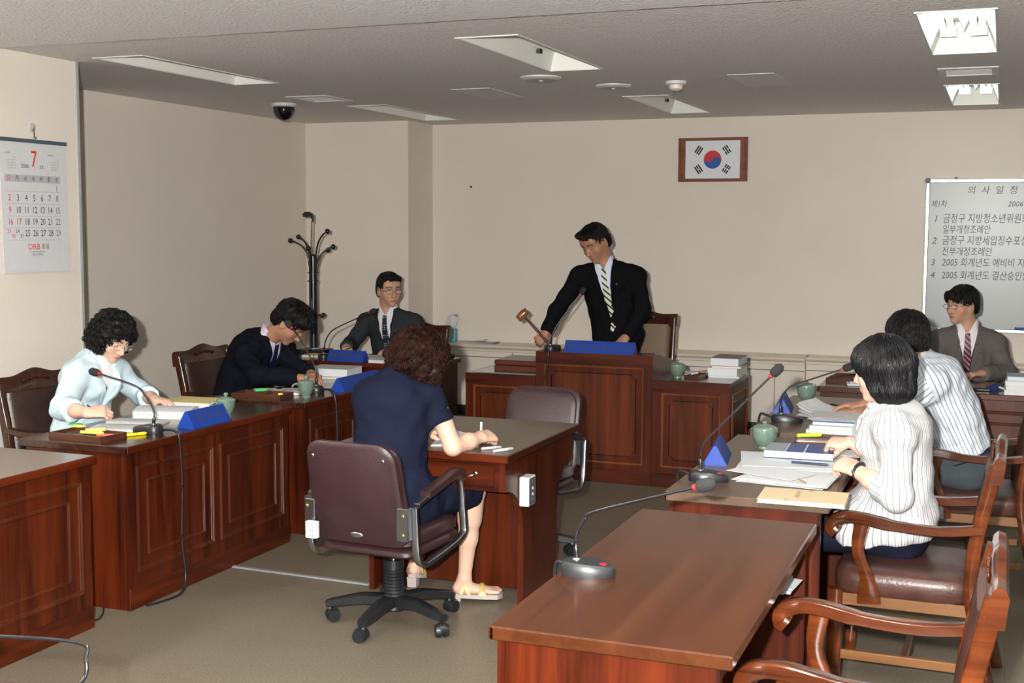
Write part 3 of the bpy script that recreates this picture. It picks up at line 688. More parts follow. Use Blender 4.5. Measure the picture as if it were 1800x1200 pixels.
# ------------------------------------------------------------------ microphones
def mic(label, base, rz, pts, cable=None):
    """base standing point; pts: world points of the stem from foot to tip"""
    t = thing('gooseneck_microphone', label, 'microphone', base, 0, 'gooseneck microphones')
    Lp = [Vector(p)-Vector(base) for p in pts]
    M = Matrix.Rotation(rz, 4, 'Z')
    O = [(x, y) for x, y in arc((0, -.03), .045, 180, 360, 8)]+[(.052, .02)]+arc((.0, .045), .040, 20, 160, 8)+[(-.052, .02)]
    mb = MB(); mb.rings([[(x*k, y*k+.0, z*(1-.28*max(0, y)/.085) if z > .012 else z) for x, y in O] for z, k in ((0, .98), (.010, 1.), (.030, .98), (.040, .86), (.042, .6))])
    mb.xf(Matrix.Translation((Lp[0].x, Lp[0].y, 0)) @ M @ Matrix.Translation((0, .028, 0)))
    bs = mb.build('base', GREY_P if 'bare desk' in label else BLACK, t, 40)
    f = Lp[0]
    MB().lathe([(.014, .040), (.014, .044), (.010, .048)], (f.x, f.y, 0), 12).build('collar', CHROME, bs, 40)
    q = M @ Vector((0, .075, .034)); MB().ell((f.x+q.x, f.y+q.y, .031), (.012, .012, .004), 10, 5).build('talk_button', RED, bs, 40)
    path = spline([(f.x, f.y, .04)]+Lp[1:-2]+Lp[-1:], 9)
    n = len(path); rad = [.0085 if i < 5 else (.0048 if i < n-12 else .0042) for i in range(n)]
    MB().tube(path, rad, 8).build('gooseneck', BLACK_M, t, 60)
    d = (path[-1]-path[-4]).normalized(); e = path[-1]
    MB().tube([e-d*.008, e+d*.004], .0095, 12).build('light_ring', RED, t, 40)
    MB().tube([e, e+d*.006, e+d*.018, e+d*.044, e+d*.056], [.009, .017, .0195, .019, .010], 12).build('windscreen', mat('foam_black', (.015, .015, .016), .9, bump=(300, .6)), t, 60)
    if cable:
        MB().tube(spline([Vector(p)-Vector(base) for p in cable], 8), .0062, 8).build('cable', BLACK, t, 60)
    return t
mic('gooseneck microphone before the woman in pale blue', (-3.76, 4.908, .76), R(90), [(-3.76, 4.908, .76), (-3.757, 4.908, .867), (-3.805, 4.908, .938), (-3.867, 4.908, .985), (-4.034, 4.908, 1.018), (-4.075, 4.908, 1.032)],
    [(-3.72, 4.92, .775), (-3.66, 4.90, .782), (-3.612, 4.895, .77), (-3.603, 4.90, .70), (-3.606, 4.914, .52), (-3.606, 4.905, .25), (-3.60, 4.92, .08), (-3.58, 4.86, .012), (-3.585, 4.74, .006), (-3.616, 4.64, .006)])
mic('gooseneck microphone in front of the bent man\'s face', (-3.80, 6.51, .76), R(90), [(-3.80, 6.51, .76), (-3.803, 6.51, .894), (-3.841, 6.51, .971), (-3.91, 6.51, 1.078), (-3.957, 6.51, 1.128), (-3.968, 6.51, 1.143)],
    [(-3.76, 6.50, .775), (-3.68, 6.44, .79), (-3.615, 6.40, .768), (-3.603, 6.406, .62), (-3.605, 6.41, .40), (-3.60, 6.42, .1), (-3.59, 6.5, .006)])
mic('gooseneck microphone beside the coat rack desk nameplate', (-4.72, 8.20, .76), R(-5), [(-4.72, 8.20, .76), (-4.733, 8.25, .886), (-4.684, 8.25, .961), (-4.596, 8.25, 1.011), (-4.403, 8.25, 1.093), (-4.355, 8.25, 1.115)])
mic('gooseneck microphone on the central lectern', (-2.93, 8.25, .89), R(-8), [(-2.93, 8.25, .89), (-2.927, 8.28, 1.006), (-2.873, 8.31, 1.109), (-2.769, 8.35, 1.26), (-2.75, 8.36, 1.285)],
    [(-2.95, 8.235, .905), (-2.925, 8.175, .906), (-2.912, 8.150, .88), (-2.918, 8.152, .80), (-2.943, 8.152, .68), (-2.955, 8.155, .50), (-2.96, 8.155, .2), (-2.97, 8.12, .006)])
mic('gooseneck microphone alone on the bare desk', (-1.105, 3.35, .76), R(-78), [(-1.105, 3.35, .76), (-1.107, 3.35, .873), (-1.082, 3.35, .921), (-1.045, 3.35, .949), (-.775, 3.35, 1.036), (-.762, 3.35, 1.040)],
    [(-1.14, 3.36, .775), (-1.165, 3.365, .785), (-1.178, 3.37, .755), (-1.180, 3.375, .60), (-1.180, 3.39, .2), (-1.185, 3.42, .006)])
mic('tall gooseneck microphone before the woman in stripes', (-1.075, 4.80, .76), R(-75), [(-1.075, 4.80, .76), (-1.074, 4.80, .884), (-1.046, 4.80, .931), (-1.022, 4.80, .959), (-.83, 4.80, 1.160), (-.805, 4.80, 1.19)],
    [(-1.11, 4.81, .775), (-1.15, 4.83, .785), (-1.178, 4.85, .765), (-1.182, 4.86, .6), (-1.182, 4.87, .1), (-1.19, 4.9, .006)])
mic('gooseneck microphone beside the paper stacks', (-1.031, 6.443, .76), R(-80), [(-1.031, 6.443, .76), (-1.031, 6.443, .882), (-.997, 6.443, .933), (-.955, 6.443, .959), (-.755, 6.443, 1.037), (-.725, 6.443, 1.048)],
    [(-1.07, 6.45, .775), (-1.11, 6.46, .79), (-1.148, 6.48, .765), (-1.152, 6.49, .5), (-1.155, 6.5, .006)])
mic('gooseneck microphone at the bottom left corner', (-1.70, 1.80, .76), R(180), [(-1.70, 1.80, .76), (-1.755, 2.03, .80), (-1.772, 2.07, .838), (-1.825, 2.1, .858), (-2.00, 2.1, .845), (-2.12, 2.1, .838)])
o = MB().tube(spline([(-3.80, 4.56, .005), (-3.775, 4.538, .005), (-3.713, 4.454, .005), (-3.69, 4.385, .005), (-3.75, 4.33, .005)], 6), .0042, 7).build('floor_cable', BLACK, None, 60)
tag(o, 'short black cable end on the floor between two desks', 'cable')

# ------------------------------------------------------------------ nameplates
def nameplate(label, loc, rz, txt, L=.30, size=.045, gap='  '):
    t = thing('nameplate', label, 'nameplate', loc, rz, 'blue nameplates'); a = L/2; h, d = .082, .052
    MB().rings([[(x, -d, 0), (x, d, 0), (x, .006, h), (x, -.006, h)] for x in (-a, a)]).xf(Matrix(((1, 0, 0, 0), (0, 1, 0, 0), (0, 0, 1, 0), (0, 0, 0, 1)))).build('body', BLUE, t)
    s = gap.join(txt)
    for sg in (-1, 1):
        up = Vector((0, -sg*(d-.006)*1., h)); right = Vector((-sg*-1., 0, 0)) if sg == -1 else Vector((-1, 0, 0))
        right = Vector((1, 0, 0)) if sg == -1 else Vector((-1, 0, 0))
        M = frame_M(right, up, (0, sg*((d+.006)/2), h/2)); n = M.to_3x3() @ Vector((0, 0, 1)); M.translation += n*.0012
        lettering([(s, 0, 0, size)], M, GOLDTXT, t)
    return t
nameplate('blue nameplate before the woman in pale blue', (-3.70, 5.235, .76), R(90), '鄭美英', .31, .05)
nameplate('blue nameplate half hidden by the woman in navy', (-3.69, 6.82, .76), R(90), '朴永大', .50, .055, '    ')
nameplate('blue nameplate on the desk by the coat rack', (-4.47, 8.118, .76), 0, '專門委員', .30, .05, ' ')
nameplate('long blue nameplate on top of the lectern', (-2.555, 8.215, .89), 0, '委員長金在光', .50, .045, '   ')
nameplate('blue nameplate beside the tall right microphone', (-1.11, 5.28, .76), R(-82), '李英淑', .30, .05)
nameplate('blue nameplate beyond the paper stacks', (-1.085, 6.86, .76), R(-84), '崔鳳煥', .30, .05)

# ------------------------------------------------------------------ cups
def cup(label, loc, kind='mug', rz=0., s=1.):
    t = thing('celadon_cup', label, 'cup', loc, rz, 'celadon cups')
    if kind == 'mug':
        prof = [(.026, 0), (.027, .006), (.024, .009), (.036, .03), (.046, .060), (.050, .088), (.047, .088), (.042, .06), (.030, .03), (.0, .02)]
        MB().tube([(-.040, 0, .073)]+spline([(-.058, 0, .080), (-.078, 0, .066), (-.072, 0, .04), (-.040, 0, .027)], 5), .0065, 8).build('handle', CELADON, t, 60)
        lid = [(.049, .088), (.047, .094), (.03, .102), (.008, .106), (.007, .112), (.012, .118), (.010, .126), (.002, .128)]
    else:
        prof = [(.028, 0), (.029, .006), (.027, .010), (.044, .026), (.054, .050), (.057, .075), (.056, .090), (.053, .090), (.05, .06), (.036, .03), (0, .02)]
        lid = [(.0565, .088), (.0565, .093), (.052, .097), (.035, .105), (.010, .109), (.007, .113), (.011, .118), (.009, .124), (.002, .126)]
    b = MB().lathe([(r_*s, z*s) for r_, z in prof], n=28).build('body', CELADON, t, 50)
    MB().lathe([(r_*s, z*s) for r_, z in lid], n=28).build('lid', CELADON, t, 50)
cup('celadon mug with lid beside the yellow file', (-3.735, 5.475, .76), rz=R(40))
cup('celadon mug with lid before the man in black', (-3.74, 6.29, .76), rz=R(20))
cup('celadon cup with lid on the low cabinet by the lectern', (-2.045, 8.36, .728), 'jar', s=.98)
cup('large lidded celadon cup near the blue book', (-.97, 5.63, .76), 'jar', s=1.)
cup('lidded celadon cup at the far end of the paper desk', (-1.02, 7.28, .76), 'jar', s=1.)

# ------------------------------------------------------------------ pen trays
def tray(label, loc, rz, items=()):
    t = thing('pen_tray', label, 'tray', loc, rz, 'wooden pen trays')
    a, b = .16, .085
    wd = wood('tray_wood', (.035, .011, .006), (.085, .028, .014), 0, .3, .3)
    B(-a, a, -b, b, 0, .008).build('floor', wd, t)
    for q in ((-a, a, -b, -b+.008), (-a, a, b-.008, b), (-a, -a+.008, -b, b), (a-.008, a, -b, b), (.02, .026, -b, b)): B(*q, .004, .028, b=.002).build('rim' if q[0] != .02 else 'divider', wd, t)
    return t
def marker(label, loc, rz, col, L=.12, r_=.0075, cap=None):
    t = thing('marker_pen', label, 'pen', loc, rz, 'pens and markers')
    m = mat('pen_%.2f_%.2f_%.2f' % col, col, .35)
    MB().tube([(-L/2, 0, r_), (L*.2, 0, r_)], r_, 10).build('barrel', m, t, 50)
    MB().tube([(L*.2, 0, r_), (L*.42, 0, r_), (L*.5, 0, r_)], [r_*1.12, r_*1.1, r_*.7], 10).build('cap', mat('pen_%.2f_%.2f_%.2f' % cap, cap, .35) if cap else m, t, 50)
def slab(name, label, cat, loc, rz, sx, sy, h, m, group=None, edge=None, lines=0):
    """closed book, pad or ream: cover, page block"""
    t = thing(name, label, cat, loc, rz, group)
    a, b = sx/2, sy/2; c = min(.0025, h*.2)
    B(-a+.003, a-.003, -b+.003, b-.003, c, h-c).build('pages', edge or PAPER, t)
    B(-a, a, -b, b, 0, c).build('back_cover', m, t); B(-a, a, -b, b, h-c, h).build('front_cover', m, t)
    return t
def sheets(name, label, loc, rz, sx, sy, n, m=None, cat='papers', group='loose papers', curl=.0, spread=.012):
    """n loose sheets, each slightly turned"""
    t = thing(name, label, cat, loc, rz, group)
    for k in range(n):
        a, b = sx/2, sy/2; N = 6; mb = MB(); z0 = .0012+k*.0022
        dx, dy, ang = (rnd.uniform(-spread, spread) if k else 0), (rnd.uniform(-spread, spread) if k else 0), (rnd.uniform(-.12, .12) if k else 0)
        V = []
        for i in range(N+1):
            x = -a+2*a*i/N; z = z0+curl*(k+1)/n*((i/N)**3)
            V += [(x, -b, z), (x, b, z)]
        V += [(x, y, z-.001) for x, y, z in V]; q = 2*(N+1)
        mb.add(V, [(2*i, 2*i+2, 2*i+3, 2*i+1) for i in range(N)]+[(q+2*i, q+2*i+1, q+2*i+3, q+2*i+2) for i in range(N)]+[(2*i, q+2*i, q+2*i+2, 2*i+2) for i in range(N)]+[(2*i+1, 2*i+3, q+2*i+3, q+2*i+1) for i in range(N)]+[(0, 1, q+1, q), (2*N, q+2*N, q+2*N+1, 2*N+1)])
        mb.xf(Matrix.Translation((dx, dy, 0)) @ Matrix.Rotation(ang, 4, 'Z'))
        mb.build('sheet', m or PAPER, t)
    return t
def open_book(label, loc, rz, w_=.21, h=.29, th=.025, th2=None, m=None, group='open books'):
    t = thing('open_book', label, 'book', loc, rz, group); th2 = th if th2 is None else th2
    for s, T in ((-1, th), (1, th2)):
        prof = [(0, .002), (s*w_, .002), (s*w_, T*.75), (s*w_*.8, T*.95), (s*w_*.45, T*1.12), (s*w_*.15, T*1.0), (s*.012, T*.55), (0, T*.4)]
        MB().prism(prof, -h/2, h/2).build('page_block', m or PAPER_G, t, 40)
        mb = MB()
        for k in range(12):
            y = h/2-.03-k*(h-.06)/11; x0, x1 = sorted((s*w_*.2, s*w_*.88))
            mb.box(x0, x1, y-.0012, y+.0012, T*1.02, T*1.125)
        # printed lines lie on the page curve
        V = []
        for k in range(14):
            y = h/2-.03-k*(h-.06)/13
            pr = [(s*w_*.88, T*.872), (s*w_*.8, T*.955), (s*w_*.45, T*1.125), (s*w_*.2, T*1.028)]
            for i in range(3):
                (xa, za), (xb, zb) = pr[i], pr[i+1]
                V.append([(xa, y-.001, za+.0012), (xb, y-.001, zb+.0012), (xb, y+.001, zb+.0012), (xa, y+.001, za+.0012)])
        lm = MB()
        for q in V: lm.add(q, [(0, 1, 2, 3)])
        me = bpy.data.meshes.new('printed_lines'); me.from_pydata(lm.v, [], lm.f); me.materials.append(INKG); link(bpy.data.objects.new('printed_lines', me), t)
    B(-w_-.004, w_+.004, -h/2-.003, h/2+.003, 0, .002).build('cover', PAPER_B, t)
    return t
# desk of the woman in pale blue
tray('wooden pen tray with highlighters at the desk corner', (-3.955, 4.675, .76), R(-4))
marker('fluorescent green highlighter lying in the pen tray', (-3.90, 4.640, .786), R(5), (.55, .75, .10))
marker('yellow highlighter lying across the pen tray', (-3.93, 4.70, .788), R(35), (.85, .72, .12), .09)
marker('pink highlighter in the pen tray', (-3.85, 4.68, .770), R(8), (.8, .12, .14), .10)
marker('yellow marker sticking out beside the pen tray', (-3.79, 4.80, .76), R(60), (.85, .62, .02), .12)
sheets('sticky_notes', 'green and white sticky notes beside the pen tray', (-4.13, 4.80, .761), R(25), .10, .08, 4, curl=.02)
for k, (c_, dx, dy) in enumerate((((.05, .35, .15), -.02, .02), ((.85, .72, .12), .03, -.02))):
    tag(B(-.03, .03, -.02, .02, 0, .006, b=.001).build('note_pad', mat('note_%d' % k, c_, .6)), ('small green note pad on the sticky notes', 'small yellow note pad on the sticky notes')[k], 'note pad')
    bpy.data.objects[('note_pad', 'note_pad.001')[k]].location = (-4.13+dx, 4.80+dy, .788)
open_book('flat open book under the woman in pale blue\'s hands', (-4.00, 5.035, .76), R(-76), .175, .27, .014)
open_book('thick open book with curling pages before the pale blue woman', (-4.045, 5.435, .76), R(-72), .165, .30, .016, .05)
slab('yellow_file', 'yellow file lying behind the thick open book', 'file', (-4.13, 5.775, .76), R(4), .33, .22, .03, PAPER_Y)
MB_c = thing('clear_folder', 'clear folder with a green print beside the mug', 'folder', (-3.87, 5.62, .76), R(30))
MB().prism([(-.05, 0), (.05, 0), (.045, .03), (.01, .042), (-.04, .03)], -.07, .07).build('sleeve', mat('shiny_sleeve', (.45, .5, .5), .1, coat=1.), MB_c, 40)
B(-.035, .03, -.074, -.070, .006, .024).build('print', mat('lime_print', (.35, .5, .05), .4), MB_c)
# desk of the man in black
open_book('white notebook lying open before the man in black', (-4.03, 6.445, .76), R(25), .15, .16, .011)
tray('wooden pen tray beside the white notebook', (-3.98, 6.20, .76), R(5))
marker('small green eraser pen in the tray by the white notebook', (-4.0, 6.22, .79), R(50), (.05, .6, .15), .07)
marker('yellow and white marker before the celadon mug', (-3.87, 6.31, .76), R(35), (.75, .55, .02), .12, .009, (.75, .75, .72))
slab('thick_book', 'thick white document book near the half hidden nameplate', 'book', (-4.09, 7.24, .775), R(4), .30, .24, .05, PAPER_G, 'thick documents')
slab('manila_folder', 'manila folder under the thick document book', 'folder', (-4.09, 7.24, .76), R(4), .33, .26, .014, PAPER_B)
sheets('paper_sheet', 'loose sheet by the bent man\'s hand', (-3.88, 6.83, .760), R(12), .17, .24, 2)
tag(B(-.05, .05, -.03, .03, 0, .035, b=.008).build('wooden_stamp_box', W_RAIL), 'small tan box at the far end behind the half hidden nameplate', 'box'); bpy.data.objects['wooden_stamp_box'].location = (-3.80, 7.33, .76)
# desk by the coat rack
slab('black_tray', 'black letter tray at the foot of the coat rack desk', 'tray', (-5.02, 8.58, .76), R(3), .24, .18, .03, BLACK, None, BLACK)
sheets('paper_sheet', 'crumpled white slip on the black letter tray', (-5.0, 8.58, .79), R(30), .07, .04, 2, curl=.015)
slab('yellow_folder', 'yellow topped papers left of the coat rack desk microphone', 'folder', (-4.86, 8.36, .76), R(5), .20, .16, .012, PAPER_Y)
sheets('paper_sheet', 'white papers beside the small coat rack desk nameplate', (-4.42, 8.42, .76), R(5), .30, .22, 4, PAPER_G)
slab('notebook', 'white edged notebook at the front of the coat rack desk', 'book', (-4.19, 8.16, .76), R(2), .20, .14, .022, mat('teal_white_cover', (.55, .62, .65), .4))
tag(MB().tube([(-.07, 0, .022), (-.05, 0, .022), (.06, 0, .022), (.075, 0, .022)], [.010, .018, .018, .010], 12).build('pencil_case', BLACK, None, 60), 'black pencil case on the coat rack desk end', 'case'); bpy.data.objects['pencil_case'].location = (-3.90, 8.60, .756); bpy.data.objects['pencil_case'].rotation_euler = (0, 0, R(20))
# bench
t = thing('wooden_box', 'flat reddish wooden box on the green glass mat', 'box', (-3.21, 8.47, .7222), R(2))
WB_ = wood('box_wood', (.05, .014, .010), (.10, .03, .02), 0, .3, .3)
B(-.165, .165, -.19, .19, 0, .042, b=.004).build('base', WB_, t); B(-.165, .165, -.19, .19, .044, .082, b=.008).build('lid', WB_, t)
tray('wooden pen tray on the low cabinet beside stacked books', (-1.928, 8.42, .728), R(80)).scale = (.6, .6, .8)
marker('red and white marker in the cabinet pen tray', (-1.93, 8.42, .751), R(70), (.7, .7, .7), .1, .008, (.5, .02, .03))
sheets('paper_sheet', 'papers with a yellow slip behind the cabinet cup', (-2.02, 8.63, .728), R(10), .22, .16, 3, curl=.02)
for k, (h, col, lab) in enumerate(((.012, PAPER, 'bottom white pad of the bench book stack'), (.055, PAPER_G, 'thick tabbed book in the middle of the bench stack'), (.014, PAPER_B, 'thin folder in the bench book stack'), (.055, mat('charcoal_cover', (.12, .12, .14), .5), 'thick dark covered book on top of the bench stack'))):
    z = .728+[0, .012, .067, .081][k]
    slab('stacked_book', lab, 'book', (-1.755+.004*k, 8.62, z), R((2, -3, 6, -1)[k]), .215-.006*k, .29, h, col, 'books on the low cabinet')
# desk of the woman in stripes
t = slab('blue_book', 'blue covered report held by the woman in stripes', 'book', (-.775, 5.40, .784), R(3), .285, .21, .028, mat('blue_gradient_cover', (.02, .055, .24), .35, coat=.1), None, PAPER)
B(-.142, .142, -.1055, -.104, .001, .027).build('spine', mat('pale_blue_spine', (.50, .68, .85), .35), t)
lettering([('2005 결산서 및 부속서류', .0, .014, .016)], frame_M((-1, 0, 0), (0, 0, -1), (0, -.1062, 0)), mat('navy_ink', (.02, .06, .25), .5), t)
B(-.142, -.06, -.104, .104, .028, .0286).build('cover_print', mat('grey_stripe_print', (.30, .33, .38), .3), t); B(-.058, -.052, -.104, .104, .028, .0286).build('cover_stripe', PAPER, t); B(.02, .026, -.104, .104, .028, .0286).build('cover_stripe', PAPER, t)
sheets('document_stack', 'stack of white documents under the blue book', (-.80, 5.29, .76), R(8), .38, .34, 9, PAPER, spread=.02)
sheets('printed_sheets', 'clipped printed sheets beside the beige booklet', (-.76, 4.95, .760), R(-6), .34, .26, 6, PAPER, spread=.015)
sheets('blank_sheet', 'blank sheet lying askew on the clipped printed sheets', (-.83, 5.00, .776), R(-22), .30, .20, 1, PAPER)
t = slab('beige_booklet', 'beige booklet hanging over the near desk edge', 'booklet', (-.645, 4.60, .76), R(2), .31, .215, .016, PAPER_B)
lettering([('제 출 조 례 안', .02, .02, .02), ('의안', -.1, .05, .016), ('금정구', .11, -.02, .022)], Matrix(((0, -1, 0, 0), (1, 0, 0, 0), (0, 0, 1, .0164), (0, 0, 0, 1))), INK, t)
o = MB().tube(spline([(-.02, 0, 0), (0, .008, .012), (.02, 0, .004), (.0, -.006, .01), (-.015, .01, .02)], 5), .0016, 5).build('binder_clip', GOLD, None, 60); o.location = (-.685, 4.815, .775); tag(o, 'thin metal clip on the printed sheets', 'clip')
marker('slim black pen lying before the blue book spine', (-.705, 5.18, .784), R(-3), (.02, .025, .06), .15, .005)
tray('wooden pen tray behind the blue book', (-.70, 5.80, .76), R(8))
marker('fluorescent green highlighter propped on the tray behind the blue book', (-.80, 5.84, .79), R(35), (.55, .75, .05), .12, .009)
tag(B(-.018, .018, -.014, .014, 0, .016, b=.001).build('sticky_flags', mat('lime_note', (.70, .75, .05), .6)), 'tiny lime sticky flags near the large cup', 'sticky notes'); bpy.data.objects['sticky_flags'].location = (-.872, 5.70, .76)
sheets('paper_sheet', 'white pad under the striped woman\'s far hand', (-.63, 5.62, .76), R(5), .2, .14, 3)
# desk of the man in the striped shirt
z = .76
for k, (h, c_, lab) in enumerate(((.014, mat('pale_blue_cover', (.55, .68, .8), .4), 'pale blue booklet at the bottom of the paper stack'), (.020, PAPER_B, 'beige booklet in the striped man\'s stack'), (.018, mat('navy_white_cover', (.08, .16, .42), .4), 'navy booklet in the striped man\'s stack'))):
    slab('stacked_book', lab, 'book', (-.70+.01*k, 6.27+.02*k, z), R((-1, 1, 2)[k]), .32, .24, h, c_, 'books in the paper stack'); z += h
sheets('printed_sheets', 'printed papers on top of the striped man\'s stack', (-.70, 6.34, z), R(4), .30, .24, 8, PAPER_G, spread=.015)
sheets('curled_papers', 'curled pages beyond the striped man\'s stack', (-.80, 6.72, .76), R(160), .30, .24, 8, PAPER, curl=.06)
sheets('paper_sheet', 'loose papers at the far end under the man\'s hands', (-.72, 7.03, .76), R(5), .34, .22, 5, PAPER_G)
marker('black pen in the striped man\'s fingers', (-.80, 6.95, .785), R(140), (.01, .01, .012), .13, .005)
# desk under the whiteboard
tray('wooden pen tray on the purplish desk', (-.94, 8.42, .76), R(85))
t = thing('calculator', 'grey desk calculator at the purplish desk edge', 'calculator', (-.82, 8.16, .76), R(10))
B(-.075, .075, -.06, .06, 0, .018, b=.005).build('case', mat('pale_grey_plastic', (.42, .47, .50), .4), t); B(-.06, .06, .015, .045, .018, .022, b=.001).build('display', GREY_P, t)
for i in range(4):
    for j in range(3): B(-.055+i*.03, -.032+i*.03, -.045+j*.018, -.032+j*.018, .018, .023, b=.002).build('key', PLASTIC_W, t)
tag(B(-.055, .055, -.03, .03, 0, .018, b=.006).build('mobile_phone', BLACK), 'black mobile phone before the man under the whiteboard', 'phone'); bpy.data.objects['mobile_phone'].location = (-.09, 8.19, .76)
for k in range(4):
    slab('stacked_book', ('lowest book of the pile at the right image edge', 'second book of the pile at the right image edge', 'third book of the pile at the right image edge', 'top blue book of the pile at the right image edge')[k], 'book', (.165+.004*k, 8.16, .76+.028*k), R((0, 2, -2, 1)[k]), .25, .22, .028, PAPER if k < 3 else mat('steel_blue_cover', (.16, .24, .33), .4), 'books at the right edge')
t = thing('tape_dispenser', 'small dark blue desk item beside the right edge book pile', 'stationery', (-.02, 8.27, .76), R(15))
MB().prism([(-.04, 0), (.04, 0), (.035, .02), (.0, .045), (-.035, .03)], -.02, .02).build('body', mat('navy_plastic', (.01, .02, .08), .3), t, 30)
MB().tube([(.03, -.02, .02), (.05, -.05, .012)], .006, 8).build('tip', PLASTIC_W, t)
# bare desk: papers on the shelf under the top
sheets('shelf_papers', 'papers poking from under the bare desk top', (-.66, 3.98, .606), R(0), .16, .16, 6, PAPER)
# centre table
open_book('open white notepad under the navy woman\'s hand', (-2.30, 5.20, .76), R(15), .105, .16, .008, m=PAPER)
sheets('paper_sheet', 'curled white sheet at the top of the notepad', (-2.36, 5.36, .768), R(200), .18, .12, 2, PAPER, curl=.05)
marker('short steel pen on the brown table nearest the edge', (-2.03, 5.10, .76), R(62), (.55, .55, .56), .11, .007, (.35, .35, .37))
marker('short steel pen beside the notepad on the brown table', (-2.10, 5.13, .76), R(50), (.55, .55, .56), .10, .006, (.35, .35, .37))
# ledge
t = thing('tissue_box', 'tissue box with a pulled tissue on the ledge', 'tissue box', (-4.86, 10.83, .664), R(10))
B(-.06, .06, -.05, .05, 0, .125, b=.004).build('carton', mat('teal_carton', (.10, .38, .42), .5), t)
MB().ell((0, -.051, .07), (.032, .002, .03), 10, 6).build('flower_print', mat('yellow_print', (.6, .5, .1), .6), t)
rs = []
for z, k, dx in ((.12, .03, 0), (.16, .045, .006), (.20, .055, .02), (.235, .05, .035), (.25, .03, .045)):
    rs.append([(dx+math.cos(q)*k*(1+.25*math.sin(3*q+z*20)), math.sin(q)*k*.6*(1+.3*math.cos(4*q)), z+.012*math.sin(2*q)) for q in [2*math.pi*j/20 for j in range(20)]])
MB().rings(rs).build('tissue', PAPER, t, 50)
sheets('paper_sheet', 'crumpled paper lying on the cream ledge', (-4.52, 10.84, .664), R(4), .28, .16, 3, PAPER, curl=.012)
sheets('curled_sheet', 'flat white sheet behind the tissue box on the ledge', (-4.66, 10.91, .664), R(-3), .30, .10, 2, PAPER, curl=.03)
# ------------------------------------------------------------------ bodies: implicit surfaces meshed by surface nets
def A3(p): return np.array(p, dtype=np.float32)
def unit(v):
    v = np.array(v, dtype=np.float64); return (v/np.linalg.norm(v)).astype(np.float32)
class Seg:
    """tapered elliptical segment a->b; (w,d) half widths along 'side' and across it"""
    def __init__(s, a, b, ra, rb, side=(1, 0, 0), cut=None, op='+', k=.02, cap=None):
        s.a, s.b = A3(a), A3(b)
        s.ra = ra if hasattr(ra, '__len__') else (ra, ra); s.rb = rb if hasattr(rb, '__len__') else (rb, rb)
        s.side = side; s.cut = cut; s.op = op; s.k = k; s.cap = cap
        R_ = max(*s.ra, *s.rb)+.03+k
        s.lo = np.minimum(s.a, s.b)-R_; s.hi = np.maximum(s.a, s.b)+R_
    def frame(s):
        ab = s.b-s.a; L = float(np.linalg.norm(ab))
        if L < 1e-5: ax = A3((0, 0, 1)); L = 1e-5
        else: ax = ab/L
        sd = A3(s.side); sd = sd-ax*(sd@ax)
        if np.linalg.norm(sd) < 1e-3: sd = A3((0, 1, 0))-ax*ax[1]
        sd = sd/np.linalg.norm(sd); return ax, sd, np.cross(ax, sd), L
    def d(s, P):
        ax, sd, dp, L = s.frame(); q = P-s.a; h = q@ax; t = np.clip(h/L, 0, 1)
        w = s.ra[0]+(s.rb[0]-s.ra[0])*t; e = s.ra[1]+(s.rb[1]-s.ra[1])*t
        m = np.minimum(w, e); z = h-t*L; c = m if s.cap is None else s.cap
        r_ = (np.sqrt((q@sd/w)**2+(q@dp/e)**2+(z/c)**2+1e-9)-1)*m
        if s.cut in ('b', 'ab'): r_ = np.maximum(r_, h-L)
        if s.cut in ('a', 'ab'): r_ = np.maximum(r_, -h)
        return r_
class Ell:
    def __init__(s, c, rad, M=None, op='+', k=.02):
        s.c = A3(c); s.rad = A3(rad); s.M = None if M is None else np.array(M, dtype=np.float32); s.op = op; s.k = k
        R_ = float(max(rad))+.03+k; s.lo = s.c-R_; s.hi = s.c+R_
    def d(s, P):
        q = P-s.c
        if s.M is not None: q = q@s.M          # columns of M = local axes
        m = float(s.rad.min()); return (np.sqrt(((q/s.rad)**2).sum(-1)+1e-9)-1)*m
class Fn:
    """free cut: f(P) is a signed distance; op '-' removes where f<0, '*' keeps where f<0"""
    def __init__(s, f, op='-', k=.004, lo=None, hi=None): s.f = f; s.op = op; s.k = k; s.lo = lo; s.hi = hi
    def d(s, P): return s.f(P)
def field(prims, lo, n, vox):
    D = np.full(n, .5, dtype=np.float32)
    gx, gy, gz = [lo[i]+vox*np.arange(n[i], dtype=np.float32) for i in range(3)]
    for p in prims:
        if p.lo is None: i0, i1 = [0, 0, 0], list(n)
        else:
            i0 = [max(0, int((p.lo[i]-lo[i])/vox)) for i in range(3)]; i1 = [min(n[i], int((p.hi[i]-lo[i])/vox)+2) for i in range(3)]
            if any(i1[i] <= i0[i] for i in range(3)): continue
        sl = tuple(slice(i0[i], i1[i]) for i in range(3))
        P = np.stack(np.meshgrid(gx[sl[0]], gy[sl[1]], gz[sl[2]], indexing='ij'), -1)
        v = p.d(P).astype(np.float32); A = D[sl]; k = p.k
        if p.op == '+':
            h = np.clip(.5+.5*(A-v)/k, 0, 1); D[sl] = A*(1-h)+v*h-k*h*(1-h)
        elif p.op == '|': D[sl] = np.minimum(A, v)
        else:
            if p.op == '-': v = -v
            h = np.clip(.5-.5*(A-v)/k, 0, 1); D[sl] = A*(1-h)+v*h+k*h*(1-h)
    return D
